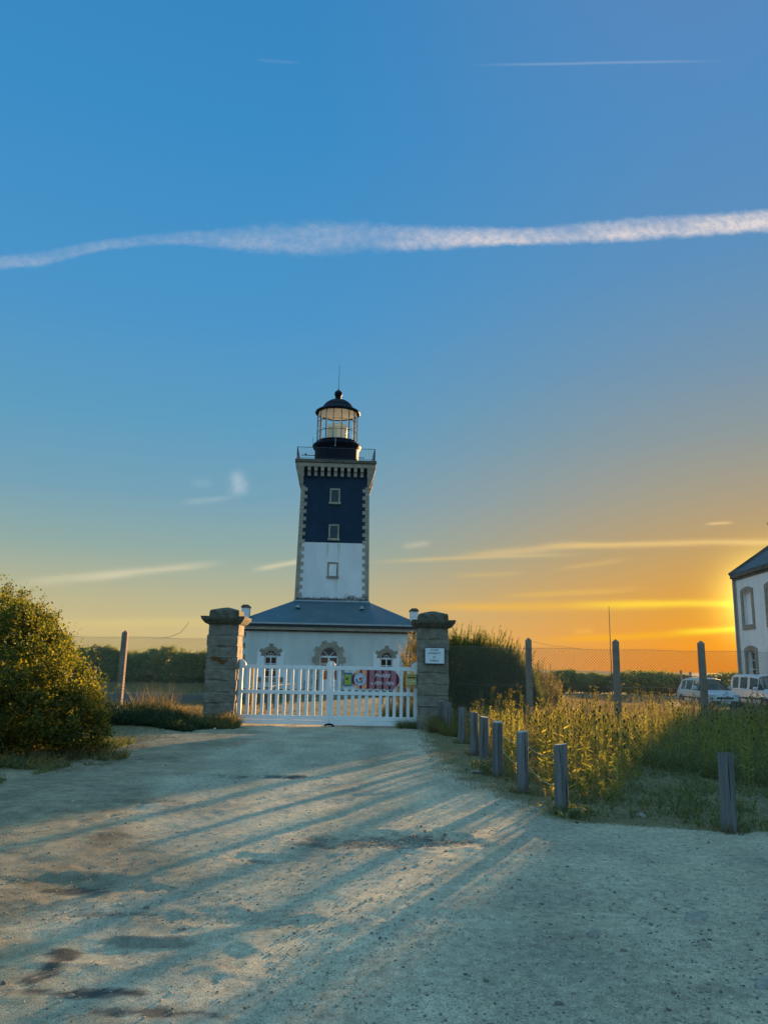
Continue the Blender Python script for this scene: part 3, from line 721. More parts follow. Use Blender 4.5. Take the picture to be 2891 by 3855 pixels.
def arched_window(cx, lab):
    zs = 1.98; w = .335
    mb = voussoirs(cx, w, .56, zs, 9, (1, 4, 7), .70)
    o = mb.build('window', m_stone, lh); tag(o, lab)
    mb = MB()
    mb.box(cx - w, cx + w, .10, .15, zs - .03, zs + .03)
    for s_ in (-1, 1): mb.box(cx + s_ * (w - .025) - .025, cx + s_ * (w - .025) + .025, .10, .15, .84, zs)
    mb.box(cx - .03, cx + .03, .095, .15, .84, zs)
    for s_ in (-1, 1):
        xc = cx + s_ * .16
        for zz in (.86, 1.20, 1.56, 1.92): mb.box(xc - .13, xc + .13, .102, .14, zz - .02, zz + .02)
    mb.tube([(cx + (w - .02) * math.cos(t), .12, zs + (w - .02) * math.sin(t)) for t in np.linspace(0, math.pi, 13)], .022, 5)
    mb.tube([(cx + .15 * math.cos(t), .12, zs + .15 * math.sin(t)) for t in np.linspace(0, math.pi, 9)], .014, 5)
    for a_ in (math.pi * .25, math.pi * .5, math.pi * .75): mb.tube([(cx + .0 * math.cos(a_), .12, zs + (.0 if abs(a_ - math.pi / 2) < .1 else .15) * math.sin(a_) + .0), (cx + w * math.cos(a_), .12, zs + w * math.sin(a_))] if abs(a_ - math.pi / 2) < .1 else [(cx + .15 * math.cos(a_), .12, zs + .15 * math.sin(a_)), (cx + w * math.cos(a_), .12, zs + w * math.sin(a_))], .013, 5)
    mb.build('frame', m_wframe, o)
    mb = MB(); mb.prism(arch_poly(cx, w + .01, zs, .8), .135, .14, 'y'); mb.build('panes', m_glassd, o)
    mb = MB(); mb.bbox(cx - .72, cx + .72, -.06, .05, .60, .80, .01); mb.build('sill', m_stone, o)
    for s_ in (-1, 1):
        mb = MB(); xa = cx + s_ * (w + .02); xb = cx + s_ * (w + .42); mb.bbox(min(xa, xb), max(xa, xb), -.045, -.012, .84, 2.26 - .25 * (0), .005); mb.build('shutter', m_wpaint, o)
arched_window(-WX, 'arched window left of the door with fanlight and keyed stone surround')
arched_window(WX, 'arched window right of the door with fanlight and keyed stone surround')
# door
mb = voussoirs(0, .52, .80, 2.0, 9, (1, 3, 5, 7), .93)
z = .2; k = 0
while z < 1.99:
    w = .93 if k % 2 else .78
    for s_ in (-1, 1): mb.box(min(s_ * .52, s_ * w), max(s_ * .52, s_ * w), -.05, .08, z + .005, min(z + .30, 2.0) - .005)
    z += .30; k += 1
door = mb.build('door_surround', m_stone_lt, lh)
mb = MB(); w = .52; zs = 2.0
mb.box(-w, w, .12, .18, zs - .05, zs + .05); mb.box(-w, -w + .07, .12, .18, .04, zs); mb.box(w - .07, w, .12, .18, .04, zs); mb.box(-.05, .05, .115, .18, .04, zs)
mb.box(-w, w, .125, .18, .04, .75)
for zz in (1.25, 1.6): mb.box(-w, w, .125, .17, zz - .02, zz + .02)
mb.tube([(( w - .02) * math.cos(t), .14, zs + (w - .02) * math.sin(t)) for t in np.linspace(0, math.pi, 15)], .03, 5)
for a_ in (math.pi * .25, math.pi * .75): mb.tube([(0, .14, zs), (w * math.cos(a_), .14, zs + w * math.sin(a_))], .018, 5)
mb.build('door', m_wframe, door)
mb = MB(); mb.prism(arch_poly(0, w + .01, zs, .04), .16, .165, 'y'); mb.build('fanlight_panes', m_glassd, door)
mb = MB(); mb.box(.62, .70, -.06, -.01, 1.45, 1.62); mb.build('bell_box', m_wpaint, lh)

# ================================================================== KEEPERS' HOUSE at right
hu = empty('house', (22.81, 50.0, -.1))
tag(hu, 'tall two storey white house with shuttered windows and slate hip roof at right edge', 'house')
hu.rotation_euler = (0, 0, math.atan2(-.997, -.075))   # local +x runs toward the viewer along the wall, local +y points away from the drive
# local: x = s (0..8.0), y = depth (0..14)
HL, HDp, HZ = 8.0, 14.0, 7.45
bm = bmesh.new(); ed = []
def rect_arch(s0, s1, z0, z1, rise=.12, n=7):
    return [(s0, z0), (s1, z0)] + [(s1 + (s0 - s1) * i / (n - 1), z1 - rise + rise * math.sin(math.pi * i / (n - 1))) for i in range(n)]
hol = []
for s0 in (1.45, 5.12):
    hol.append(rect_arch(s0, s0 + 1.35, 4.55, 6.62)); hol.append(rect_arch(s0, s0 + 1.35, .75, 3.0))
ed = loopv([(0, 0), (HL, 0), (HL, HZ), (0, HZ)])[0]
for h_ in hol: ed += loopv(h_[::-1])[0]
bmesh.ops.triangle_fill(bm, use_beauty=True, edges=ed)
for h_ in hol:
    a_ = [bm.verts.new((p[0], 0, p[1])) for p in h_]; b_ = [bm.verts.new((p[0], .32, p[1])) for p in h_]
    for i in range(len(h_)): bm.faces.new((a_[i], a_[(i + 1) % len(h_)], b_[(i + 1) % len(h_)], b_[i]))
for (xa, ya), (xb, yb) in (((0, 0), (0, HDp)), ((HL, 0), (HL, HDp)), ((0, HDp), (HL, HDp))):
    bm.faces.new([bm.verts.new(p) for p in ((xa, ya, -.5), (xb, yb, -.5), (xb, yb, HZ), (xa, ya, HZ))])
me = bpy.data.meshes.new('wall'); bm.to_mesh(me); bm.free(); me.materials.append(m_white); put('wall', me, hu)
mb = MB(); mb.box(-.04, HL + .04, -.04, .3, -.5, .35); mb.build('plinth', m_stone, hu)
for s0 in (0, HL - .5): mb = MB(); mb.box(s0 - .03 if s0 == 0 else s0, s0 + .5 + (0 if s0 == 0 else .03), -.035, .5, .35, HZ); mb.build('corner_pilaster', m_stone_lt, hu)
mb = MB(); mb.bbox(-.06, HL + .06, -.07, HDp + .07, HZ, HZ + .14, .02); mb.bbox(-.12, HL + .12, -.16, HDp + .16, HZ + .14, HZ + .42, .04); mb.build('cornice', m_stone_dk, hu)
zr = HZ + .42; q = .16; pit = .84; rw = HL / 2 + q; rz = zr + rw * pit
mb = MB(); mb.add([(-q, -q, zr), (HL + q, -q, zr), (HL + q, HDp + q, zr), (-q, HDp + q, zr), (HL / 2, rw - q, rz), (HL / 2, HDp - rw + q, rz)],
                  [(0, 1, 4), (1, 2, 5, 4), (2, 3, 5), (3, 0, 4, 5), (3, 2, 1, 0)])
m_slate2 = MAT('slate_grey', (.085, .09, .10), .55, (1.5, .35), (12, .3, .02), stretch=(1, 1, 5))
rf = mb.build('roof', m_slate2, hu)
mb = MB()
for a_, b_ in (((-q, -q, zr), (HL / 2, rw - q, rz)), ((HL + q, -q, zr), (HL / 2, rw - q, rz)), ((-q, HDp + q, zr), (HL / 2, HDp - rw + q, rz)), ((HL / 2, rw - q, rz), (HL / 2, HDp - rw + q, rz))):
    mb.tube([Vector(a_) + Vector((0, 0, .03)), Vector(b_) + Vector((0, 0, .03))], .12, 6)
mb.build('hip_tiles', m_stone_dk, rf)
mb = MB(); mb.bbox(.1, .9, 2.55, 3.6, 8.0, 11.15, .02); mb.bbox(.0, 1.0, 2.45, 3.7, 11.15, 11.38, .02); mb.build('chimney', m_stone_dk, rf)
for i, s0 in enumerate((1.45, 5.12)):
    for z0_, z1_, rise in ((4.55, 6.62, .12), (.75, 3.0, .12)):
        mb = MB(); s1 = s0 + 1.35; w = .31
        inner = rect_arch(s0, s1, z0_, z1_, rise, 9); outer_ = rect_arch(s0 - w, s1 + w, z0_ - .3, z1_ + .28, rise + .06, 9)
        nI = len(inner)
        vs = [(p[0], -.045, p[1]) for p in inner] + [(p[0], -.045, p[1]) for p in outer_] + [(p[0], .05, p[1]) for p in outer_] + [(p[0], .05, p[1]) for p in inner]
        fs = []
        for k in range(nI):
            j = (k + 1) % nI; fs += [(k, j, j + nI, k + nI), (k + nI, j + nI, j + 2 * nI, k + 2 * nI), (k, j, j + 3 * nI, k + 3 * nI)]
        mb.add(vs, fs); o = mb.build('window', m_stone, hu)
        if z0_ > 3:
            mb = MB(); mb.prism(rect_arch(s0 + .02, s1 - .02, z0_ + .02, z1_ - .02, rise), .20, .25, 'y')
            for zz in (5.0, 6.1): mb.box(s0 + .05, s1 - .05, .18, .2, zz, zz + .05)
            mb.build('shutter', m_wpaint, o); o['label'] = 'upper window closed by a white shutter'
        else:
            mb = MB(); mb.prism(rect_arch(s0, s1, z0_, z1_, rise), .27, .275, 'y'); mb.build('panes', m_glassd, o)
            mb = MB()
            for xx in (s0 + .03, (s0 + s1) / 2, s1 - .03): mb.box(xx - .035, xx + .035, .22, .27, z0_, z1_ - .05)
            for zz in (1.3, 1.85, 2.4, 2.86): mb.box(s0, s1, .225, .265, zz - .02, zz + .02)
            mb.build('frame', m_wframe, o); o['label'] = 'ground floor window with glazed white frame'
mb = MB(); mb.tube([(.25, -.12, HZ + .1), (.25, -.12, 0)], .05, 8); mb.build('down_pipe', m_zinc, hu)

# ================================================================== GATE PILLARS
def pillar(name, cx, y0, lab, seed):
    root = empty(name, (cx, y0 + .4, 0)); tag(root, lab, 'gate pillar', 'granite gate pillars')
    w = .39; n = 9; hc = 2.58 / n; V_, F_ = [], []; o = 0
    for c in range(n):
        z0_, z1_ = c * hc + .004, (c + 1) * hc - .004
        bm = bmesh.new(); bmesh.ops.create_cube(bm, size=2); bmesh.ops.subdivide_edges(bm, edges=bm.edges[:], cuts=9, use_grid_fill=True)
        tl = .012 * math.sin(c * 2.3 + seed)
        for v in bm.verts:
            p = v.co.copy(); X, Y_, Z = p.x * w, p.y * w, (z0_ + z1_) / 2 + p.z * (z1_ - z0_) / 2
            edge = 1 - max(0, abs(p.z) - .72) / .28
            q = Vector((X * 4 + seed, Y_ * 4, Z * 5 + c * 3.1)); q2 = q * 3.3
            d = .024 * edge ** .3 + .022 * mn.noise(q) * edge + .008 * mn.noise(q2) - .012 + .02 * mn.noise(Vector((c * 5.1 + seed, p.x * 1.2, p.y * 1.2)))
            if abs(p.x) > .99: X += math.copysign(d, X)
            if abs(p.y) > .99: Y_ += math.copysign(d, Y_)
            v.co = Vector((X + tl, Y_, Z))
        bm.verts.index_update(); V_ += [v.co[:] for v in bm.verts]; F_ += [[v.index + o for v in f.verts] for f in bm.faces]; o += len(bm.verts); bm.free()
    mb = MB(); mb.add(V_, F_); mb.box(-.34, .34, -.34, .34, 0, 2.57); mb.build('shaft', m_pillar, root, False)
    def rough(mb_, amt=.01):
        mb_.v = [(x + amt * mn.noise(Vector((x * 5 + seed, y * 5, z * 5))), y + amt * mn.noise(Vector((x * 5, y * 5 + 7, z * 5 + seed))), z + amt * mn.noise(Vector((x * 4 + 3, y * 4, z * 5)))) for x, y, z in mb_.v]
    mb = MB()
    prof = [(2.575, .41), (2.60, .47), (2.66, .52), (2.70, .555), (2.76, .575), (2.785, .575)]; nseg = 10
    ring = lambda z, h: [(h * sx, h * sy, z) for sx, sy in [(-1 + 2 * i / nseg, -1) for i in range(nseg)] + [(1, -1 + 2 * i / nseg) for i in range(nseg)] + [(1 - 2 * i / nseg, 1) for i in range(nseg)] + [(-1, 1 - 2 * i / nseg) for i in range(nseg)]]
    vs = []; m_ = nseg * 4
    for z, h in prof: vs += ring(z, h)
    fs = [(i * m_ + k, i * m_ + (k + 1) % m_, (i + 1) * m_ + (k + 1) % m_, (i + 1) * m_ + k) for i in range(len(prof) - 1) for k in range(m_)]
    fs += [tuple(range(m_))[::-1], tuple(range((len(prof) - 1) * m_, len(prof) * m_))]
    mb.add(vs, fs); rough(mb, .007); mb.build('cornice', m_cap, root)
    mb = MB(); vs = []
    prof = [(2.786, .395), (2.90, .39), (2.955, .375), (3.00, .22), (3.045, .05)]
    for z, h in prof: vs += ring(z, h)
    fs = [(i * m_ + k, i * m_ + (k + 1) % m_, (i + 1) * m_ + (k + 1) % m_, (i + 1) * m_ + k) for i in range(len(prof) - 1) for k in range(m_)] + [tuple(range((len(prof) - 1) * m_, len(prof) * m_))]
    mb.add(vs, fs); rough(mb, .006); mb.build('cap', m_cap, root)
    return root
pl = pillar('gate_pillar', -4.17, 20.5, 'left granite gate pillar with an orange lichen streak and sunlit right edge', 1.7)
pr = pillar('gate_pillar', 1.36, 20.5, 'right granite gate pillar carrying the square no entry sign', 5.2)
m_lich = MAT('orange_lichen', (.30, .14, .04), .9, (12, .5))
P = np.array([(-.30 + abs(x) * 0 + .5 * t, -.428 + .004 * rng.normal(), 1.66 + .05 * math.sin(t * 7) + .022 * rng.normal()) for t, x in [(rng.beta(2.2, 2.5), 0) for _ in range(700)]])
v_, f_ = leaves(P, .012, .8, np.array([[0, -1, 0]]), 1.5); mesh_np('lichen', v_, f_, m_lich, pl)

# sign on the right pillar
def text_mesh(txt, size, name, mat, parent, loc, ext=.002, bold=0.0, shear=0.0, sx=1.0, rotx=math.pi / 2, align='CENTER', space=1.0):
    cu = bpy.data.curves.new(name, 'FONT'); cu.body = txt; cu.size = size; cu.extrude = ext; cu.offset = bold; cu.shear = shear
    cu.align_x = align; cu.align_y = 'CENTER'; cu.space_character = space; cu.space_line = 1.0
    to = bpy.data.objects.new(name, cu); C.objects.link(to); dg = bpy.context.evaluated_depsgraph_get()
    me = bpy.data.meshes.new_from_object(to.evaluated_get(dg)); bpy.data.objects.remove(to)
    me.materials.clear(); me.materials.append(mat)
    o = put(name, me, parent, loc); o.rotation_euler = (rotx, 0, 0); o.scale = (sx, 1, 1)
    return o
m_signb = MAT('sign_border_blue', (.012, .016, .06), .4); m_signw = MAT('sign_white', (.78, .80, .80), .4, (3, .06)); m_ink = MAT('sign_letters', (.02, .10, .13), .5)
sg = empty('pillar_sign', (1.39, 20.43, 1.86)); tag(sg, 'white no entry sign with dark blue border and teal lettering on the right pillar', 'sign')
mb = MB(); mb.bbox(-.265, .265, -.02, .03, -.215, .215, .008); mb.build('border', m_signb, sg)
mb = MB(); mb.box(-.247, .247, -.024, -.019, -.195, .198); mb.build('panel', m_signw, sg)
for txt, z, sz in (('ACCÈS', .150, .066), ('INTERDIT', .062, .070), ('AU', -.035, .062), ('PUBLIC', -.125, .068)):
    text_mesh(txt, sz, 'lettering', m_ink, sg, (-.01, -.026, z), .001, .0012, 0, .95, space=1.12)

# ================================================================== GATE
GY = 20.85
gt = empty('gate', (-1.33, GY, 0)); tag(gt, 'closed white wooden double gate of vertical pickets between the two granite pillars', 'gate')
def leaf(x0, x1, outer_side):
    """x0..x1 local; outer_side -1 = hinge at x0"""
    t = .028; fr = empty('gate_leaf', (0, 0, 0)); fr.parent = gt
    hx, cx_ = (x0, x1) if outer_side < 0 else (x1, x0); sgn = 1 if outer_side < 0 else -1
    # hinge stile and meeting stile
    a, b_ = sorted((hx, hx + sgn * .105)); root = MB(); root.bbox(a, b_, -t - .01, t + .01, .03, 1.46, .005); root.build('stile', m_wpaint, fr)
    a, b_ = sorted((cx_, cx_ - sgn * .088)); root = MB(); root.bbox(a, b_, -t - .012, t + .012, .02, 1.46, .005); root.build('stile', m_wpaint, fr)
    mb = MB(); q = [(hx, 1.45), (hx + sgn * .30, 1.45), (hx + sgn * .30, 1.50)]
    # curved swan neck at the hinge and quarter round at the meeting stile
    mb.prism([(hx, 1.455), (hx + sgn * .19, 1.455)] + [(hx + sgn * (.02 + .16 * math.cos(a)), 1.54 + .15 * math.sin(a)) for a in np.linspace(0, math.pi / 2, 8)] + [(hx, 1.69)], -t, t, 'y')
    mb.prism([(cx_, 1.455), (cx_ - sgn * .115, 1.455), (cx_ - sgn * .115, 1.56)] + [(cx_ - sgn * .115 * math.cos(a), 1.57 + .11 * math.sin(a)) for a in np.linspace(0, math.pi / 2, 8)] + [(cx_, 1.68)], -t - .012, t + .012, 'y')
    a, b_ = sorted((hx + sgn * .19, cx_ - sgn * .115)); mb.box(a, b_, -t, t, 1.455, 1.555)
    mb.build('top_rail', m_wpaint, fr)
    xa, xb = sorted((hx + sgn * .105, cx_ - sgn * .088))
    mb = MB(); mb.bbox(xa, xb, -t, t, .805, .90, .004); mb.build('middle_rail', m_wpaint, fr)
    mb = MB(); mb.bbox(xa, xb, -t, t, .155, .265, .004); mb.build('bottom_rail', m_wpaint, fr)
    mb = MB(); mb.bbox(xa - .05, xb + (.02), -t - .016, t - .02, .035, .148, .004); mb.build('kick_board', m_wpaint, fr)
    n = 11; pitch = (xb - xa + .085) / (n + 1)
    for i in range(n):
        xc = xa - .0425 + pitch * (i + 1) + .0
        mbp = MB(); mbp.box(xc - .042, xc + .042, -.014, .014, .264, 1.456); mbp.build('picket', m_wpaint, fr)
    return fr
leaf(-2.43, -.003, -1); leaf(.003, 2.30, 1)
mb = MB(); mb.tube([(.0 + .12 * math.cos(a), -.04, -.005 + .065 * math.sin(a)) for a in np.linspace(0, math.pi, 9)], .022, 6); tag(mb.build('gate_stop', m_iron, loc=(-1.33, GY - .03, 0)), 'low curved iron stop on the ground under the middle of the gate', 'gate stop')
# hinges / latch
mb = MB(); mb.tube([(-2.43, -.05, 1.62), (-2.50, -.05, 1.68), (-2.56, 0, 1.62)], .014, 6); mb.build('hinge', m_iron, gt)

# lighthouse name board
sb = empty('name_board', (.0, GY - .06, 0)); sb.location = (-.14, GY - .052, 1.222); tag(sb, 'round ended maroon name board with white emblem hung on the right gate leaf', 'sign')
def pill(hw, hh, n=14): return [(hw - hh + hh * math.cos(a), hh * math.sin(a)) for a in np.linspace(-math.pi / 2, math.pi / 2, n)] + [(-hw + hh + hh * math.cos(a), hh * math.sin(a)) for a in np.linspace(math.pi / 2, 3 * math.pi / 2, n)]
hw_, hh_ = .625, .242
m_maroon = MAT('board_maroon', (.19, .018, .045), .5, trans=(.25, (.3, .03, .08))); m_glow_mauve = MAT('board_glow_mauve', (.44, .17, .19), .5, (3, .1)); m_glow_orange = MAT('board_glow_orange', (.92, .36, .18), .5)
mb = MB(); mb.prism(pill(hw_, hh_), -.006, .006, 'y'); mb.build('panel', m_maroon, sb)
def clipx(a, b):
    out = []
    xsx = np.linspace(a, b, 9)
    def hgt(x):
        x = abs(x); return hh_ - .002 if x < hw_ - hh_ else math.sqrt(max(0, (hh_ - .002) ** 2 - (x - hw_ + hh_) ** 2))
    return [(x, -hgt(x)) for x in xsx] + [(x, hgt(x)) for x in xsx[::-1]]
bands = [(-.555, -.415), (-.360, -.235), (-.165, -.035), (.025, .155), (.215, .345), (.405, .540)]  # gaps between pickets: backlight through the board, painted as paler stripes
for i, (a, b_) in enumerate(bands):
    mb = MB(); mb.prism(clipx(a, b_), -.0095, -.0065, 'y'); tag(mb.build('stripe', m_glow_orange if i < 2 else m_glow_mauve, sb), 'painted orange backlight stripe' if i < 2 else 'painted pink backlight stripe')
m_embw = MAT('emblem_white', (.62, .66, .72), .4); m_red = MAT('emblem_red', (.62, .07, .05), .4); m_blk = MAT('emblem_black', (.02, .02, .04), .4); m_blue = MAT('emblem_blue', (.10, .20, .42), .4)
ex, ez = -.41, .0
mb = MB(); mb.prism([(ex + .165 * math.cos(a), ez + .165 * math.sin(a)) for a in np.linspace(0, 2 * math.pi, 33)[:-1]], -.014, -.010, 'y'); em = mb.build('emblem', m_embw, sb)
def ringm(r0_, r1_, y, mat, nm, a0=0, a1=2 * math.pi, cx=ex, cz=ez, n=32):
    mb = MB(); A = np.linspace(a0, a1, n); vs = [(cx + r0_ * math.cos(a), y, cz + r0_ * math.sin(a)) for a in A] + [(cx + r1_ * math.cos(a), y, cz + r1_ * math.sin(a)) for a in A]
    mb.add(vs, [(i, i + 1, i + 1 + n, i + n) for i in range(n - 1)]); mb.build(nm, mat, em)
ringm(.157, .165, -.0155, m_blue, 'emblem_ring'); ringm(.118, .123, -.0155, m_blue, 'emblem_ring')
for k in range(26): 
    a = 2 * math.pi * k / 26
    if k % 13 != 6: ringm(.132, .149, -.0155, m_blue, 'emblem_ticks', a, a + .10, n=3) if k % 2 else None
ringm(.050, .078, -.0155, m_blk, 'emblem_swirl', 2.6, 4.4, ex - .022, ez - .022, 12); ringm(.036, .062, -.0155, m_blk, 'emblem_swirl', 3.9, 6.6, ex + .012, ez - .034, 12); ringm(.062, .08, -.0155, m_blk, 'emblem_swirl', .1, .8, ex + .01, ez + .005, 8)
mb = MB(); st_ = []
for k in range(10): a = math.pi / 2 + k * math.pi / 5; r = .066 if k % 2 == 0 else .028; st_.append((ex + .012 + r * math.cos(a), -.0165, ez + .008 + r * math.sin(a)))
mb.add([(ex + .012, -.0165, ez + .008)] + st_, [(0, k + 1, (k + 1) % 10 + 1) for k in range(10)]); mb.build('emblem_star', m_red, em)
m_let = MAT('board_lettering', (.80, .80, .82), .4)
text_mesh('PHARE', .135, 'lettering', m_let, sb, (.175, -.012, .098), .002, .001, .28, .92, space=1.12)
text_mesh('de', .085, 'lettering', m_let, sb, (-.105, -.012, -.105), .002, 0, .3, .95)
text_mesh('PEN - MEN', .125, 'lettering', m_let, sb, (.225, -.012, -.10), .002, .001, .28, .86, space=1.0)

# yellow notice
no = empty('notice', (-.87, GY - .055, 1.21)); tag(no, 'small yellow green notice in a blue sleeve beside the maroon name board', 'notice')
mb = MB(); mb.bbox(-.11, .11, -.005, .005, -.175, .175, .002); mb.build('sleeve', MAT('notice_blue', (.02, .16, .33), .35), no)
mb = MB(); mb.box(-.085, .085, -.009, -.0055, -.140, .130); mb.build('paper', MAT('notice_yellow', (.42, .48, .05), .5, (8, .2)), no)
mb = MB(); mb.prism([(-.055, -.01), (.0, -.012), (.006, .03), (-.02, .055), (-.05, .03)], -.0115, -.0095, 'y'); mb.build('printed_mark', m_blk, no)
# letter box
lb = empty('letter_box', (.80, GY - .10, 1.225)); tag(lb, 'yellow metal letter box fixed to the right end of the gate', 'letter box')
m_yel = MAT('letterbox_yellow', (.58, .45, .17), .45, (5, .15))
mb = MB(); mb.bbox(-.145, .145, -.09, .07, -.145, .135, .012); mb.build('box', m_yel, lb)
mb = MB(); mb.prism([(-.155, .135), (.155, .135), (.15, .155), (-.15, .155)], -.10, .07, 'y'); mb.build('lid', m_yel, lb)
mb = MB(); mb.box(-.11, .11, -.096, -.089, .045, .085); mb.build('slot', MAT('slot_dark', (.10, .08, .015), .5), lb)
mb = MB(); mb.box(.02, .10, -.094, -.089, -.04, -.02); mb.build('name_plate', m_signw, lb)
# thin steel post behind the left leaf
mb = MB(); mb.tube([(0, 0, 0), (0, 0, 1.52)], .028, 8); o = mb.build('steel_post', MAT('gold_lit_pole', (.40, .30, .12), .5), loc=(-3.62, 22.3, 0)); tag(o, 'slim sunlit pole standing just behind the left leaf of the gate', 'post')  # golden sunlight is put into the pole's base colour

# ================================================================== CHAIN LINK FENCES
m_conc = m_concrete
def post_mesh():
    mb = MB(); w = .08
    mb.add([(-w, -w, -.2), (w, -w, -.2), (w, w, -.2), (-w, w, -.2), (-w * .92, -w * .92, 2.34), (w * .92, -w * .92, 2.34), (w * .92, w * .92, 2.34), (-w * .92, w * .92, 2.34), (0, -w * .5, 2.41), (0, w * .5, 2.41)],
           [(3, 2, 1, 0), (0, 1, 5, 4), (1, 2, 6, 5), (2, 3, 7, 6), (3, 0, 4, 7), (4, 5, 8), (6, 7, 9), (5, 6, 9, 8), (7, 4, 8, 9)])
    return mb
def link_mesh(L_, z0, z1, pitch=.078, r=.0036):
    """straight wires along both diagonals of a panel 0..L_ by z0..z1"""
    Hh = z1 - z0; V_, F_ = [], []; o = 0
    n = int((L_ + Hh) / pitch)
    for dirn, yy in ((1, -.003), (-1, .003)):
        for i in range(n + 1):
            c = -Hh + i * pitch
            if dirn > 0: x0, za = (c, 0) if c >= 0 else (0, -c); x1, zb = (c + Hh, Hh) if c + Hh <= L_ else (L_, L_ - c)
            else: x0, za = (c, Hh) if c >= 0 else (0, Hh + c); x1, zb = (c + Hh, 0) if c + Hh <= L_ else (L_, Hh - (L_ - c))
            if x1 - x0 < .01: continue
            nn_ = max(1, int((x1 - x0) / .5)); prev = None
            for k in range(nn_ + 1):
                t = k / nn_; x = x0 + (x1 - x0) * t; z = z0 + za + (zb - za) * t
                y = yy + .012 * math.sin(x * 2.1 + z * 3); z += .012 * math.sin(x * 2.6) * (z - z0) / Hh
                ring = [(x - r * .7, y, z + r * .7 * dirn), (x + r * .7, y, z - r * .7 * dirn), (x, y + r * 1.2, z)]
                V_ += ring
                if prev is not None:
                    for q in range(3): F_.append((prev + q, prev + (q + 1) % 3, o + (q + 1) % 3, o + q))
                prev = o; o += 3
    return np.array(V_), np.array(F_)
def fence(x0, x1, y, posts, lab, z0, z1):
    root = empty('chain_link_fence', (x0, y, 0)); tag(root, lab, 'fence')
    v, f = link_mesh(x1 - x0, z0, z1); mesh_np('wire_mesh', v, f, m_wire, root)
    mb = MB()
    for zz in (z0, (z0 + z1) / 2, z1 - .005): mb.tube([(x, -.01, zz + .012 * math.sin(x * 2.6) * (zz - z0) / (z1 - z0)) for x in np.arange(0, x1 - x0 + .01, .4)], .0045, 4, False)
    nsp = int((x1 - x0) / .078)
    for i in range(nsp): x = i * .078 + .04; mb.tube([(x, 0, z1 - .01 + .012 * math.sin(x * 2.6)), (x + .006 * math.sin(i * 5.1), .004, z1 + .055 + .012 * math.sin(x * 2.6))], .0022, 3, False)
    mb.build('line_wire', m_wire, root)
    for px_, tilt in posts:
        o = post_mesh().build('post', m_conc, root); o.location = (px_ - x0, .08, 0); o.rotation_euler = (0, tilt, .0)
    return root
fr_ = fence(1.80, 11.2, 21.3, [(4.02, 0), (6.40, .004), (8.76, -.006), (11.12, 0)], 'long chain link fence on square concrete posts running right from the gate', .12, 2.13)
fl_ = fence(-12.0, -4.62, 21.3, [(-7.05, .012), (-9.45, 0), (-11.9, 0)], 'short chain link fence with one leaning concrete post left of the gate', .25, 2.22)
mb = MB(); mb.tube([(-6.2, 21.28, 2.20), (-5.8, 21.27, 2.24), (-5.5, 21.27, 2.36), (-5.32, 21.26, 2.58), (-5.28, 21.26, 2.66)], .006, 5); tag(mb.build('loose_wire', m_wire), 'loose wire curling up above the fence left of the gate', 'wire')
mb = MB(); mb.tube([(4.1, 21.25, 2.3), (4.6, 21.26, 2.20), (5.4, 21.27, 2.14)], .004, 4); tag(mb.build('loose_wire', m_wire), 'short slack wire sagging from the fence post right of the dark bush', 'wire')

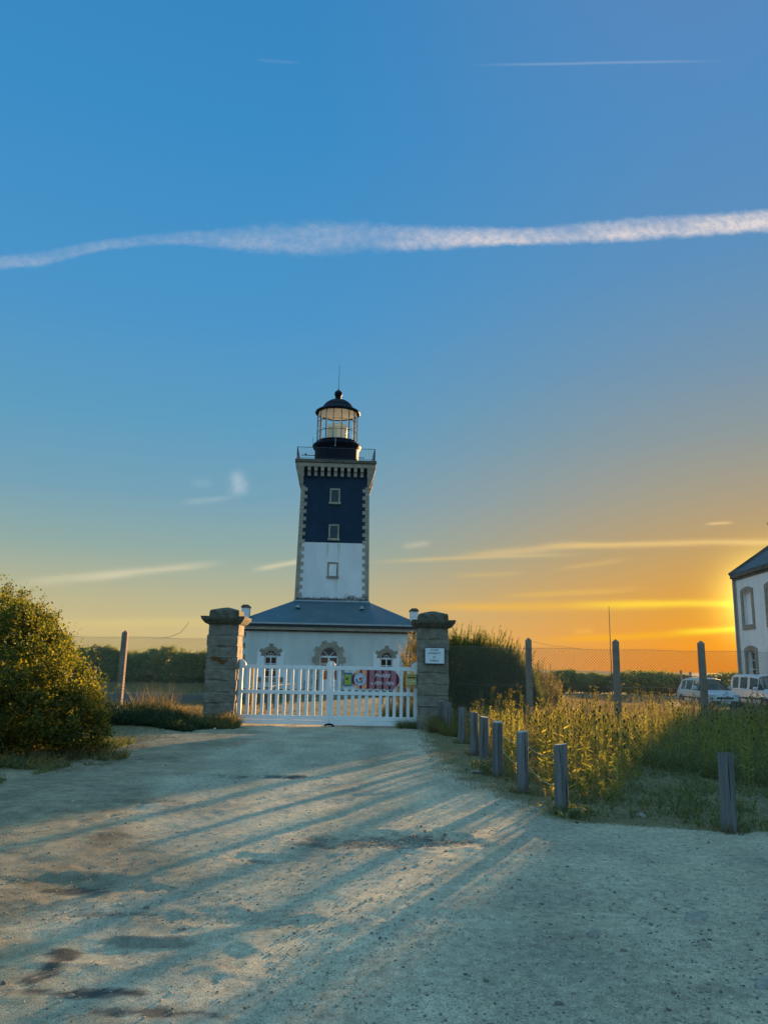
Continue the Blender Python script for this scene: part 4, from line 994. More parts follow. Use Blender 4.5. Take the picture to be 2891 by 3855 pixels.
# ================================================================== BOLLARDS
BOL = [(1.52, 20.1, .74), (1.66, 19.44, .73), (1.74, 16.99, .75), (1.75, 14.82, .77), (1.72, 13.22, .79), (1.77, 12.05, .79), (1.88, 10.57, .77), (2.06, 9.14, .745), (3.57, 8.31, .78)]
BL = ['farthest timber bollard, half hidden in weeds against the right granite pillar', 'timber bollard at the foot of the right pillar, second from the gate', 'timber bollard third from the gate, standing apart before the close pair', 'darkest timber bollard, fourth from the gate along the drive', 'timber bollard fifth from the gate, with a green weed at its foot', 'timber bollard sixth from the gate, split by a dark vertical line',
      'timber bollard seventh from the gate, greenish with leaves against its base', 'broad timber bollard in front of the golden teasels with a long black crack', 'lone timber bollard standing apart at far right before the green weeds']
def bollard(x, y, h, i):
    root = empty('bollard', (x, y, Hs(x, y))); tag(root, BL[i], 'bollard', 'timber bollards along the drive'); root.rotation_euler = (0, [0, .01, .012, -.008, .006, .01, .008, .004, .022][i], random.uniform(0, .6))
    bm = bmesh.new(); n = 28; rings = [(-.12, 1.03), (.0, 1.02), (.25, 1.0), (.5, .99), (h - .012, .985), (h, .93)]; V_ = []
    for z, s in rings:
        for k in range(n):
            a = 2 * math.pi * k / n; r = .077 * s * (1 + .03 * mn.noise(Vector((math.cos(a) * 1.3, math.sin(a) * 1.3, z * .6 + i * 7))) + .012 * math.sin(a * 5 + i))
            V_.append((r * math.cos(a), r * math.sin(a), z + (.01 * math.cos(a + i) if z > .7 else 0)))
    mb = MB(); mb.add(V_, [(j * n + k, j * n + (k + 1) % n, (j + 1) * n + (k + 1) % n, (j + 1) * n + k) for j in range(len(rings) - 1) for k in range(n)])
    mb.build('shaft', m_timber, root, True)
    mb = MB(); mb.add(V_[-n:], [tuple(range(n))]); mb.build('top', m_timber_top, root)
    # drying cracks: thin wedges set in the face
    rr = random.Random(i * 3 + 1); ncr = [0, 1, 1, 1, 1, 2, 1, 2, 1][i]
    for q in range(ncr):
        a0 = -math.pi / 2 + rr.uniform(-.5, .6) - root.rotation_euler.z; za, zb = (h * .02, h * .55) if (i == 7 and q == 0) else ((h * .72, h) if q else (rr.uniform(.2, .4) * h, h * rr.uniform(.8, 1)))
        mb = MB(); vs = []; m_ = 9
        for j in range(m_):
            t = j / (m_ - 1); z = za + (zb - za) * t; w = (.0045 if i == 7 and q == 0 else .003) * math.sin(math.pi * min(max(t, .06), .94)) + .0006; a = a0 + .06 * math.sin(t * 4 + i) ; r = .0795
            for sgn in (-1, 1): vs.append((r * math.cos(a + sgn * w / r), r * math.sin(a + sgn * w / r), z))
        mb.add(vs, [(2 * j, 2 * j + 1, 2 * j + 3, 2 * j + 2) for j in range(m_ - 1)]); mb.build('crack', m_crack, root)
for i, (x, y, h) in enumerate(BOL): bollard(x, y, h, i)
m_string = MAT('pale_wire', (.42, .38, .24), .6)
def sagwire(a, b, sag, lab):
    mb = MB(); a = Vector(a); b = Vector(b); mb.tube([a.lerp(b, t) - Vector((0, 0, sag * 4 * t * (1 - t))) for t in np.linspace(0, 1, 12)], .0035, 4, False); tag(mb.build('sagging_wire', m_string), lab, 'wire')
sagwire((1.83, 12.0, .60), (1.84, 10.62, .60), .02, 'upper slack wire between the sixth and seventh bollards')
sagwire((1.84, 12.0, .38), (1.86, 10.62, .30), .02, 'lower slack wire between the sixth and seventh bollards')
sagwire((1.95, 10.5, .58), (2.03, 9.22, .62), .05, 'upper slack wire running to the cracked bollard')
sagwire((1.95, 10.5, .33), (2.03, 9.22, .28), .05, 'lower slack wire running to the cracked bollard')

# yard posts behind the gate
def yard_post(x, y, h, lab, leanx=0):
    mb = MB(); mb.tube([(0, 0, -.05), (leanx, 0, h)], [.065, .06], 10); o = mb.build('yard_post', m_timber, loc=(x, y, 0)); tag(o, lab, 'post', 'low wooden posts in the yard')
YP = [(-4.15, 26.0, .80), (-3.75, 26.4, .82), (-3.85, 29.0, .85), (-3.55, 32.0, .85), (-3.4, 35.5, .85), (-3.2, 39, .85), (.05, 33, .85), (.30, 29.0, .85), (.42, 26.5, .85), (.75, 24.0, .9)]
for i, (x, y, h) in enumerate(YP):
    yard_post(x, y, h, 'low brown post in the yard seen through the left gate leaf' if i < 6 else 'low brown post in the yard seen through the right gate leaf')
mb = MB(); mb.tube([(-4.15, 26, .76), (-3.75, 26.4, .80)], .018, 6); mb.tube([(-3.75, 26.4, .78), (-3.85, 29.0, .80), (-3.55, 32, .80)], .014, 6); tag(mb.build('yard_rail', m_timber), 'thin rail linking the low posts behind the left gate leaf', 'rail')

# mast
mb = MB(); mb.tube([(0, 0, -.2), (.0, 0, 4.9)], [.028, .014], 6); tag(mb.build('mast', MAT('mast_pole', (.14, .11, .08), .6), loc=(11.72, 40, -.1)), 'tall thin bare pole rising behind the middle fence post', 'pole')
# far fence stakes near the sea
for i, (x, y, h) in enumerate(((22.9, 60, 1.75), (24.0, 61, 1.65), (26.8, 58, 1.75))):
    mb = MB(); mb.box(-.07, .07, -.07, .07, -.3, h); mb.prism([(-.07, h), (.07, h), (0, h + .06)], -.07, .07, 'y')
    tag(mb.build('stake', m_concrete, loc=(x, y, -.18)), ['left one of the two far stakes in the gap between the low hedges', 'right one of the two far stakes in the gap between the low hedges', 'far stake standing in the low hedge just left of the white house'][i], 'stake', 'far fence stakes')

# ================================================================== VEHICLES
m_car = MAT('car_paint_silver', (.52, .54, .57), .28, spec=.6); m_van = MAT('van_paint_white', (.66, .67, .67), .3, spec=.6)
m_cglass = GLASS('car_glass', (.62, .65, .65), .06); m_trim = MAT('black_trim', (.02, .02, .022), .5); m_tyre = MAT('tyre', (.02, .02, .02), .85); m_rim = MAT('wheel_rim', (.35, .36, .38), .3, metal=.8)
m_lamp = MAT('headlamp_lens', (.45, .47, .5), .08, spec=.9); m_seat = MAT('car_seat', (.05, .05, .055), .9); m_tail = MAT('tail_lamp', (.25, .02, .02), .2); m_plate = MAT('number_plate_blank', (.6, .6, .55), .5)
def vehicle(name, label, cat, st, paint, side_win, wind, rear_win, wheels, wr, loc_, rz, rails, width, bel):
    root = empty(name, loc_, rz); tag(root, label, cat)
    secs = []
    for x, sill, belt, roof, wb, wr_ in st:
        drop = min(.13, max(.02, (roof - belt) * .3))
        secs.append([(x, wb * .90, sill), (x, wb * .985, sill + .10), (x, wb, (sill + belt) / 2 + .04), (x, wb * .985, belt - .06), (x, wb * .955, belt), (x, wr_, roof - drop), (x, wr_ * .90, roof - drop * .3), (x, wr_ * .6, roof + .004), (x, 0, roof + .012)])
    K = len(secs[0]); body = MB(); glass = {}
    for i in range(len(secs) - 1):
        for j in range(K - 1):
            for s_ in (1, -1):
                q = [secs[i][j], secs[i + 1][j], secs[i + 1][j + 1], secs[i][j + 1]]; q = [(a, b * s_, c) for a, b, c in q]
                key = None
                if j == 4 and i in side_win: key = ('side_window', i, s_)
                if i in wind and j >= 5: key = ('windscreen', 0, 0)
                if i in rear_win and j >= 5: key = ('rear_window', 0, 0)
                if key:
                    if key[0] == 'side_window':      # shrink to leave a painted frame
                        c_ = [sum(p[k] for p in q) / 4 for k in range(3)]; inn = [tuple(c_[k] + (p[k] - c_[k]) * (.93 if k == 0 else .90) for k in range(3)) for p in q]
                        body.add(q + inn, [(0, 1, 5, 4), (1, 2, 6, 5), (2, 3, 7, 6), (3, 0, 4, 7)]); q = inn
                    glass.setdefault(key, MB()).add(q, [(0, 1, 2, 3)])
                else: body.add(q, [(0, 1, 2, 3)])
    for e in (0, -1):
        sec = secs[e]; body.add([p for p in sec] + [(p[0], -p[1], p[2]) for p in sec[::-1]], [tuple(range(2 * K))])
    for s_ in (1, -1): body.tube([(p[5][0], p[5][1] * s_, p[5][2]) for p in secs[min(side_win): ] if p[5][2] > bel], .028, 6)
    body.build('body', paint, root)
    for (nm, i, s_), mb in glass.items(): mb.build(nm, m_cglass, root)
    for x in wheels:
        for s_ in (1, -1):
            mb = MB(); pr = [(wr * .45, -.09), (wr * .93, -.10), (wr, -.07), (wr, .07), (wr * .93, .10), (wr * .62, .105)]; n = 24; w_y = s_ * (width - .08)
            vs = [(x + r * math.cos(2 * math.pi * k / n), w_y + y * s_, wr + r * math.sin(2 * math.pi * k / n)) for r, y in pr for k in range(n)]
            mb.add(vs, [(a * n + k, a * n + (k + 1) % n, (a + 1) * n + (k + 1) % n, (a + 1) * n + k) for a in range(len(pr) - 1) for k in range(n)])
            wo_ = mb.build('wheel', m_tyre, root)
            mb = MB()
            vs = [(x + wr * .63 * math.cos(2 * math.pi * k / n), w_y + .085 * s_, wr + wr * .63 * math.sin(2 * math.pi * k / n)) for k in range(n)]; mb.add(vs, [tuple(range(n))])
            for k in range(6):
                a = k * math.pi / 3; mb.tube([(x, w_y + .10 * s_, wr), (x + wr * .6 * math.cos(a), w_y + .10 * s_, wr + wr * .6 * math.sin(a))], .02, 5)
            mb.build('rim', m_rim, wo_)
            mb = MB(); mb.tube([(x + (wr + .05) * math.cos(a), s_ * (width + .0), wr + (wr + .05) * math.sin(a)) for a in np.linspace(-.2, math.pi + .2, 16)], .03, 6)
            mb.build('wheel_arch', m_trim, root)
    xf = st[-1][0]
    for s_ in (1, -1):
        mb = MB(); mb.bbox(xf - .20, xf - .02, min(s_ * (width - .40), s_ * (width - .06)), max(s_ * (width - .40), s_ * (width - .06)), .62, .80, .03); mb.build('headlight', m_lamp, root)
        mb = MB(); mb.bbox(-.015, .06, min(s_ * (width - .22), s_ * (width - .04)), max(s_ * (width - .22), s_ * (width - .04)), .75, 1.05, .02); mb.build('tail_light', m_tail, root)
        mb = MB(); xm = [s for s in st if s[3] > bel][-1][0] + .05; ym = s_ * (width + .10); mb.bbox(xm - .06, xm + .08, min(ym - .11, ym + .11), max(ym - .11, ym + .11), 1.0, 1.18, .03); mb.build('wing_mirror', paint, root)
    mb = MB(); mb.bbox(xf - .06, xf + .04, -width + .12, width - .12, .30, .46, .02); mb.bbox(xf - .03, xf + .02, -.45, .45, .56, .66, .02); mb.build('bumper_grille', m_trim, root)
    mb = MB(); mb.box(xf + .04, xf + .05, -.26, .26, .33, .44); mb.build('number_plate', m_plate, root)
    for s_ in (1, -1): mb = MB(); mb.bbox(.9, 3.0, min(s_ * (width - .012), s_ * (width + .012)), max(s_ * (width - .012), s_ * (width + .012)), .52, .60, .008); mb.build('side_moulding', m_trim, root)
    for xx, yy in ((2.0, .38), (2.0, -.38), (1.1, .4), (1.1, -.4)): mb = MB(); mb.bbox(xx - .1, xx + .08, yy - .23, yy + .23, .5, 1.12, .05); mb.bbox(xx - .06, xx + .04, yy - .12, yy + .12, 1.10, 1.30, .03); mb.build('seat', m_seat, root)
    if rails:
        for s_ in (1, -1):
            mb = MB(); yy = s_ * .55; mb.tube([(.55, yy, 1.57), (.68, yy, 1.655), (2.35, yy, 1.67), (2.5, yy, 1.58)], .02, 6); mb.build('roof_rail', m_trim, root)
    return root
ST1 = [(0, .40, .70, .74, .70, .66), (.04, .33, .86, .95, .80, .74), (.42, .30, .93, 1.48, .85, .66), (.58, .30, .94, 1.55, .86, .65), (1.12, .28, .94, 1.60, .86, .65), (1.20, .28, .94, 1.605, .86, .65), (2.02, .28, .93, 1.61, .86, .65), (2.10, .28, .93, 1.605, .86, .65), (2.72, .28, .92, 1.54, .86, .64), (3.36, .28, .91, .99, .86, .74), (3.85, .28, .84, .90, .84, .72), (4.12, .32, .70, .78, .77, .66), (4.2, .40, .56, .62, .68, .6)]
vehicle('estate_car', 'silver estate car with roof rails parked beyond the fence left of the white van', 'car', ST1, m_car, {3, 5, 7, 8}, {8}, {1}, (.80, 3.40), .31, (17.72, 45.2, -.38), R(-88), True, .86, 1.2)
ST2 = [(0, .40, .90, .95, .78, .74), (.03, .33, 1.02, 1.70, .82, .70), (.20, .30, 1.04, 1.80, .85, .70), (.26, .30, 1.04, 1.81, .85, .70), (.86, .28, 1.04, 1.83, .85, .70), (.98, .28, 1.04, 1.83, .85, .70), (1.72, .28, 1.03, 1.83, .85, .70), (1.88, .28, 1.02, 1.83, .85, .70), (2.66, .28, 1.00, 1.75, .85, .68), (3.24, .28, 1.0, 1.10, .85, .76), (3.72, .28, .88, .96, .83, .72), (3.95, .32, .70, .78, .76, .64), (4.0, .40, .56, .62, .68, .6)]
vehicle('white_van', 'white high roofed passenger van parked against the white house at the right edge', 'van', ST2, m_van, {3, 5, 7, 8}, {8}, {1}, (.70, 3.30), .30, (20.75, 45.2, -.38), R(-83), False, .85, 1.3)

# ================================================================== VEGETATION
G1 = [(.030, .045, .014), (.065, .085, .022), (.11, .115, .028), (.17, .155, .032), (.22, .185, .045)]
m_bush = MAT('gorse_leaf', (.06, .07, .02), .6, island=G1, trans=(.5, (1.7, 1.75, .45)), spec=.25)
m_tam = MAT('tamarisk_needle', (.05, .06, .02), .7, island=[(.022, .060, .024), (.04, .09, .03), (.08, .13, .034), (.17, .18, .05)], trans=(.42, (2.1, 1.6, .7)), spec=.2)
m_hedge = MAT('hedge_leaf', (.05, .055, .02), .7, island=[(.10, .15, .05), (.17, .22, .07), (.26, .27, .10), (.34, .30, .14)], trans=(.4, (1.6, 1.5, .7)), spec=.2)
m_weed = MAT('weed_blade', (.07, .08, .03), .7, island=[(.055, .078, .028), (.10, .125, .048), (.16, .165, .07), (.24, .205, .10), (.33, .27, .15)], trans=(.45, (1.9, 1.5, .7)), spec=.2)
m_green = MAT('green_weed', (.05, .08, .02), .65, island=[(.065, .105, .042), (.12, .15, .065), (.19, .20, .10), (.27, .235, .14)], trans=(.4, (1.7, 1.6, .6)), spec=.25)
m_dry = MAT('dry_grass', (.20, .15, .06), .8, island=[(.12, .105, .045), (.19, .16, .075), (.28, .235, .12), (.38, .32, .18)], trans=(.35, (1.3, 1.2, .8)), spec=.15)
m_turf = MAT('short_turf', (.10, .09, .03), .85, island=[(.07, .085, .032), (.13, .12, .05), (.21, .175, .085), (.30, .24, .13)], trans=(.3, (1.4, 1.2, .7)), spec=.1)
m_bramble = MAT('bramble_leaf', (.03, .05, .02), .6, island=[(.012, .028, .012), (.025, .048, .02), (.05, .075, .03), (.09, .10, .04)], trans=(.25, (1.4, 1.4, .6)), spec=.25)
m_bark = MAT('bark', (.10, .075, .05), .9, (12, .4), (25, .6, .01))
m_head = MAT('teasel_head', (.10, .055, .028), .9, (40, .4), trans=(.15, (.5, .3, .12)))
m_tleaf = MAT('teasel_leaf', (.14, .13, .04), .7, island=[(.12, .15, .045), (.19, .20, .065), (.27, .26, .09), (.36, .32, .13)], trans=(.56, (1.9, 1.75, .62)), spec=.2)

def shrub_shell(lobes, n, rin=.70):
    """points near the outside of a union of ellipsoids, with outward normals"""
    P, Nn = [], []; lobes = np.array(lobes); vol = lobes[:, 3] * lobes[:, 4] + lobes[:, 4] * lobes[:, 5]
    pick = rng.choice(len(lobes), n * 3, p=vol / vol.sum()); d = unit(rng.normal(size=(n * 3, 3))); r = rng.uniform(rin, 1.03, n * 3)[:, None]
    L_ = lobes[pick]; p = L_[:, :3] + d * L_[:, 3:] * r; ok = p[:, 2] > .03
    inside = np.zeros(n * 3, bool)
    for q in lobes:
        inside |= (((p - q[:3]) / q[3:]) ** 2).sum(1) < (rin * .96) ** 2
    ok &= ~inside; return p[ok][:n], d[ok][:n]
def clumps(P, Nn, per, rad, rg=rng):
    i = np.repeat(np.arange(len(P)), per); off = rg.normal(size=(len(i), 3)) * rad * rg.uniform(.5, 1.2, (len(P), 1))[i]
    return P[i] + off, Nn[i]

# --- the big bush at left
bx, by = -7.2, 13.6
bb = empty('bush', (bx, by, 0)); tag(bb, 'large rounded dense bush with small golden olive leaves at the left edge', 'bush')
lob = [(-.2, .2, 1.35, 1.75, 1.4, 1.45), (.6, -.1, 1.15, 1.35, 1.3, 1.15), (1.25, -.2, .85, 1.05, 1.0, .75), (-1.1, .1, 1.7, 1.3, 1.2, 1.25), (1.7, 0, .75, .75, .8, .48), (.1, -.6, .8, 1.5, 1.0, .8), (-1.6, -.4, 1.0, 1.3, 1.2, 1.1), (.7, .3, 1.7, .8, .8, .62), (-.1, .1, 2.2, .95, .9, .62), (2.15, -.1, .4, .40, .4, .26)]
P, Nn = shrub_shell(lob, 2300, .84)
kk = np.array([mn.noise(Vector(p) * 2.3) + .5 * mn.noise(Vector(p) * 5.1) for p in P]) > -.08; P, Nn = P[kk], Nn[kk]; P = P + Nn * np.array([.30 * mn.noise(Vector(p) * 1.7 + Vector((9, 2, 4))) + .10 for p in P])[:, None]
Pc, Nc = clumps(P, Nn, 60, .075); keep = Pc[:, 2] > .12; Pc, Nc = Pc[keep], Nc[keep]
a_ = leaves(Pc, .026, .62, Nc, .5)
P2, N2 = shrub_shell(lob, 18000, .55); b2 = leaves(P2, .045, .6)
# shoots that break the outline
P3, N3 = shrub_shell(lob, 760, .98); sp_ = []
for p, nn_ in zip(P3, N3):
    d = nn_ * .6 + np.array([.1, 0, .8]) + rng.normal(size=3) * .25; d /= np.linalg.norm(d); ln = rng.uniform(.08, .46)
    t = rng.uniform(0, 1, 22)[:, None]; sp_.append(p + d * t * ln + rng.normal(size=(22, 3)) * .016)
sp_ = np.concatenate(sp_); sp_ = sp_[sp_[:, 2] > .15]; c3 = leaves(sp_, .017, .6)
v_, f_ = join_np([a_, b2, c3]); mesh_np('foliage', v_, f_, m_bush, bb)
mb = MB()
for i in range(34):
    a = rng.uniform(0, 6.28); r0_ = rng.uniform(.1, 1.1); p0 = np.array([r0_ * math.cos(a) * 1.2 + .2, r0_ * math.sin(a) * .8 - .1, 0]); q = lob[i % len(lob)]; p1 = np.array(q[:3]) + unit(rng.normal(size=3)) * np.array(q[3:]) * .8
    if p1[2] < .3: p1[2] = .5
    m_ = (p0 + p1) / 2 + rng.normal(size=3) * .12; mb.tube([p0, p0 * .6 + m_ * .4 + [0, 0, .1], m_, p1], [.028, .022, .015, .006], 5, False)
for i in range(9):   # bare stalks standing above the top
    q = shrub_shell(lob[:3] + lob[6:9], 20, .98)[0][0]; mb.tube([q, q + np.array([rng.uniform(-.03, .12), 0, rng.uniform(.15, .38)])], .004, 4, False)
mb.build('branches', m_bark, bb)

# --- tamarisks
def tamarisk(name, x, y, env, nst, label, group=None, needles=150, mat=m_tam, dark=14000, base_r=.5, shoot=True, nsize=.055, cat='shrub', plumes=24):
    """env: lobes in local coordinates; stems fan out from the base and carry feathery sprays"""
    root = empty(name, (x, y, Hs(x, y) if abs(x) < 100 else 0)); tag(root, label, cat, group)
    P, Nn = shrub_shell(env, nst, .80); mb = MB(); Bp, Bd = [], []
    for p, nn_ in zip(P, Nn):
        if p[2] < .25: continue
        b0 = np.array([rng.normal() * base_r + p[0] * .25, rng.normal() * base_r * .5 + p[1] * .25, 0])
        d = unit(nn_ * .45 + np.array([0, 0, 1.0]) + rng.normal(size=3) * .22); ln = rng.uniform(.25, .8) * (1.0 if nn_[2] > .1 else .5)
        tip = p + d * ln * .8
        if rng.random() < .25: mb.tube([b0, b0 * .4 + p * .6 - [0, 0, .1], p, tip], [.012, .008, .005, .002], 4, False)
        k = needles; t = rng.beta(1.3, 1.6, k)[:, None]; base = p - d * .25 + (tip - p + d * .25) * t
        sd = unit(d + rng.normal(size=(k, 3)) * .55); base = base + rng.normal(size=(k, 3)) * .035 * (1.2 - t)
        Bp.append(base); Bd.append(sd)
    P, Nn = shrub_shell(env, plumes * 4, .93); k_ = P[:, 2] > np.quantile(P[:, 2], .55)
    for p, nn_ in zip(P[k_][:plumes], Nn[k_][:plumes]):
        d = unit(nn_ * .22 + np.array([.12, 0, 1.0]) + rng.normal(size=3) * .16); ln = rng.uniform(.35, .85) * nsize / .055 * .8; mb.tube([p - d * .2, p + d * ln * .5, p + d * ln], [.006, .004, .0015], 4, False)
        k = 60; t = rng.random(k)[:, None]; Bp.append(p + d * ln * t + rng.normal(size=(k, 3)) * .012); Bd.append(unit(d + rng.normal(size=(k, 3)) * .5))
    Bp = np.concatenate(Bp); Bd = np.concatenate(Bd); n = len(Bp)
    s1 = blades(Bp, Bd, rng.uniform(.6, 1.5, n) * nsize, np.full(n, nsize * .07), .3)
    P2, N2 = shrub_shell(env, dark, .55); P2 = P2[P2[:, 2] > .02]; s2 = blades(P2, unit(rng.normal(size=P2.shape) * .7 + [0, 0, .9]), rng.uniform(.08, .18, len(P2)) * nsize / .055, np.full(len(P2), .008 * nsize / .055), .4)
    v_, f_ = join_np([s1, s2]); mesh_np('foliage', v_, f_, mat, root); mb.build('stems', m_bark, root)
    return root
tamarisk('tamarisk_bush', 3.05, 24.2, [(-.5, 0, 1.35, .95, .9, 1.10), (.25, 0, 1.20, 1.0, .9, 1.10), (.85, .1, 1.0, .85, .8, .95), (-.6, 0, .7, 1.0, .8, .8), (1.3, 0, .6, .6, .6, .62), (0, -.1, .5, 1.6, .8, .6)], 900, 'dark feathery tamarisk bush behind the fence beside the right gate pillar, tops glowing', 'tamarisk bushes', dark=60000, plumes=130)
tamarisk('tamarisk_bush', 5.35, 27.0, [(0, 0, .65, .7, .6, .75), (.4, 0, .4, .5, .5, .45)], 110, 'small pale tamarisk beyond the first fence post right of the dark bush', 'tamarisk bushes', dark=2500, mat=m_weed)
tamarisk('tamarisk_bush', 1.1, 24.6, [(0, 0, 1.4, .45, .5, .9), (-.2, 0, .7, .42, .4, .6), (.25, 0, 1.9, .35, .4, .5)], 150, 'golden tamarisk sprays in the yard hanging over the gate by the letter box', 'tamarisk bushes', dark=1500, mat=m_weed)

# --- far shrubs
def far_shrub(x, y, lobes, label, group, ls=.075, ncl=330, per=55, mat=None, wisp=60):
    root = empty('far_shrub', (x, y, float(base_h(np.array([x]), np.array([y]))[0]))); tag(root, label, 'shrub', group)
    P, Nn = shrub_shell(lobes, ncl, .82); kk = np.array([mn.noise(Vector(p) * 1.5 + Vector((x, y, 0))) for p in P]) > -.25; Pc, Nc = clumps(P[kk], Nn[kk], per, .13)
    parts = [leaves(Pc, ls, .5, Nc, .4)]
    P2, _ = shrub_shell(lobes, 5000, .5); parts.append(leaves(P2, ls * 1.7, .6))
    P3, N3 = shrub_shell(lobes, wisp * 3, .95); P3 = P3[N3[:, 2] > .35]
    D3 = unit(rng.normal(size=(len(P3), 3)) * .25 + [.1, 0, 1]); t = rng.random((len(P3), 26, 1)); Q = (P3[:, None] + D3[:, None] * t * rng.uniform(.15, .5, (len(P3), 1, 1)) + rng.normal(size=(len(P3), 26, 3)) * .035).reshape(-1, 3); parts.append(leaves(Q, ls * .55, .35))
    v_, f_ = join_np(parts); mesh_np('foliage', v_, f_, mat or m_hedge, root)
    mb = MB()
    for i in range(7):
        q = lobes[i % len(lobes)]; mb.tube([(q[0] * .4 + rng.normal() * .2, 0, -.1), (q[0] * .8, q[1], q[2] * .6), (q[0] + rng.normal() * .3, q[1], q[2] + q[5] * .6)], [.06, .04, .01], 5, False)
    mb.build('stems', m_bark, root)
HG = [(-23.5, 57, 3.2, 2.6), (-20.2, 56, 2.6, 2.75), (-17.9, 57.5, 2.0, 2.35), (-15.4, 56, 2.6, 2.75), (-12.4, 57, 2.3, 2.45), (-9.6, 57.5, 2.4, 2.2), (-28.5, 58, 3.5, 2.5)]
HL_ = ['far shrub just right of the big bush, darkest of the left row', 'far shrub directly behind the leaning fence post at left', 'lower far shrub between two taller ones behind the left fence', 'far shrub with pale plumes midway between post and left pillar', 'far shrub beside the left gate pillar', 'far shrub mostly hidden behind the left gate pillar', 'far shrub mostly hidden behind the big bush']
for (x, y, r, h), lab in zip(HG, HL_):
    e = [(0, 0, h * .5, r * .8, 1.3, h * .42), (-r * .5, 0, h * .42, r * .6, 1.1, h * .36), (r * .5, .2, h * .44, r * .6, 1.1, h * .38), (r * .1, 0, h * .25, r * 1.05, 1.4, h * .3)]
    far_shrub(x, y, e, lab, 'shrubs beyond the left fence')
HR = [(14.9, 64, 1.9, 1.77), (17.6, 65, 1.3, 1.57), (20.8, 64, 2.4, 1.84), (24.0, 65, 1.6, 1.72), (27.5, 62, 2.2, 1.82), (30.2, 62, 2.0, 1.92), (12.3, 66, 1.7, 1.52), (22.6, 65.5, 1.6, 1.80)]
HRL = ['low dark far shrub just right of the tamarisk, rounded top', 'low far shrub beside the pale gap of sea', 'low far shrub behind the thin mast', 'low far shrub left of the two stakes', 'low far shrub above the roof of the estate car', 'low far shrub against the corner of the white house', 'low far shrub behind the small pale tamarisk', 'low far shrub in the middle of the dark row left of the car']
for (x, y, r, h), lab in zip(HR, HRL):
    e = [(0, 0, h * .55, r, 1.2, h * .5), (-r * .5, 0, h * .45, r * .7, 1.1, h * .42), (r * .55, 0, h * .5, r * .7, 1.1, h * .45)]
    far_shrub(x, y, e, lab, 'low shrubs by the sea', .06, 200, 45, wisp=24)

# --- scattered ground vegetation
def scatter(n, x0, x1, y0, y1, keep, hi, wi, mat, name, lean=.35, bend=.4, pw=1.0, extra=None, leafn=0, leafs=.03):
    x = rng.uniform(x0, x1, n); y = y0 + (y1 - y0) * rng.random(n) ** pw; k = keep(x, y); x, y = x[k], y[k]; n = len(x); z = H(x, y)
    D = unit(np.stack([rng.normal(size=n) * lean, rng.normal(size=n) * lean, np.ones(n)], 1)); hs = hi(x, y, n); P = np.stack([x, y, z - .01], 1)
    parts = [blades(P, D, hs, np.full(n, wi) * rng.uniform(.6, 1.4, n), bend)]
    if leafn:
        j = rng.integers(0, n, leafn); t = rng.uniform(.15, 1.0, leafn)[:, None]; parts.append(leaves(P[j] + D[j] * hs[j][:, None] * t * .9 + rng.normal(size=(leafn, 3)) * .02, leafs, .35))
    v_, f_ = join_np(parts); o = mesh_np(name, v_, f_, mat); o['kind'] = 'stuff'; return o
bolx = lambda y: np.interp(y, [0, 7.6, 8.31, 9.14, 10.57, 12.05, 17, 20.1, 22], [7, 5.2, 3.57, 2.06, 1.88, 1.77, 1.74, 1.55, 1.7])
def dens(x, y, s=1.3, off=40): return fbm(x, y, s, 3, off)
def tall_zone(x, y):   # where the rank weeds stand
    nn_ = dens(x, y, 1.1)
    edge = np.interp(x, [1.5, 2.1, 2.6, 3.4, 4.2, 5.2, 6.5, 9], [10.3, 9.7, 9.8, 11.0, 12.8, 11.6, 9.6, 8.6])
    return (x > bolx(y) + .12) & (y > edge + .8 * nn_)
def hcap(x, y): return np.where((x < 5.0) & (y < 17), np.clip(.10 + .055 * (y - 9.0), .08, 1), np.where(x < 5.0 + (y - 17) * .5, .55, 1.0))
# rank weeds: blades and small leaves
scatter(30000, 1.6, 10, 9, 21.6, lambda x, y: tall_zone(x, y) & (dens(x, y, 2.2, 51) > -.30) & (x / y < .62), lambda x, y, n: np.minimum(rng.uniform(.12, .50, n) * (1 + .5 * dens(x, y, .8, 60)), hcap(x, y)), .0028, m_weed, 'weeds', .14, .2, 1.15, leafn=60000, leafs=.017)
scatter(30000, 3.5, 11, 8.0, 20, lambda x, y: tall_zone(x, y) & (x > 4.6 + .8 * dens(x, y, .9, 5)) & (x / y < .62), lambda x, y, n: rng.uniform(.12, .46, n), .004, m_green, 'green_weeds', .3, .4, .9, leafn=60000, leafs=.022)
scatter(80000, 1.8, 24, 21.5, 44, lambda x, y: (dens(x, y, .7, 70) > -.4) & (x / y < .6) & (x > 1.9) & ~((x > 16) & (y > 38)), lambda x, y, n: rng.uniform(.12, .48, n) * np.clip(1.25 - (y - 22) / 26, .35, 1.2), .008, m_dry, 'dry_grass', .3, .4, 1.3)
scatter(16000, -34, -9.2, 39.3, 55.5, lambda x, y: dens(x, y, .5, 73) > -.5, lambda x, y, n: rng.uniform(.08, .28, n), .016, m_dry, 'dry_grass', .4, .4)
scatter(20000, -24, -4.8, 21.6, 30, lambda x, y: (dens(x, y, .7, 71) > -.1), lambda x, y, n: rng.uniform(.04, .16, n), .010, m_dry, 'dry_grass', .4, .4)
scatter(26000, -34, 26, 48, 60, lambda x, y: (dens(x, y, .5, 72) > -.2) & ((x < -8.5) | (x > 2.5)), lambda x, y, n: rng.uniform(.06, .25, n), .02, m_dry, 'dry_grass', .4, .4)
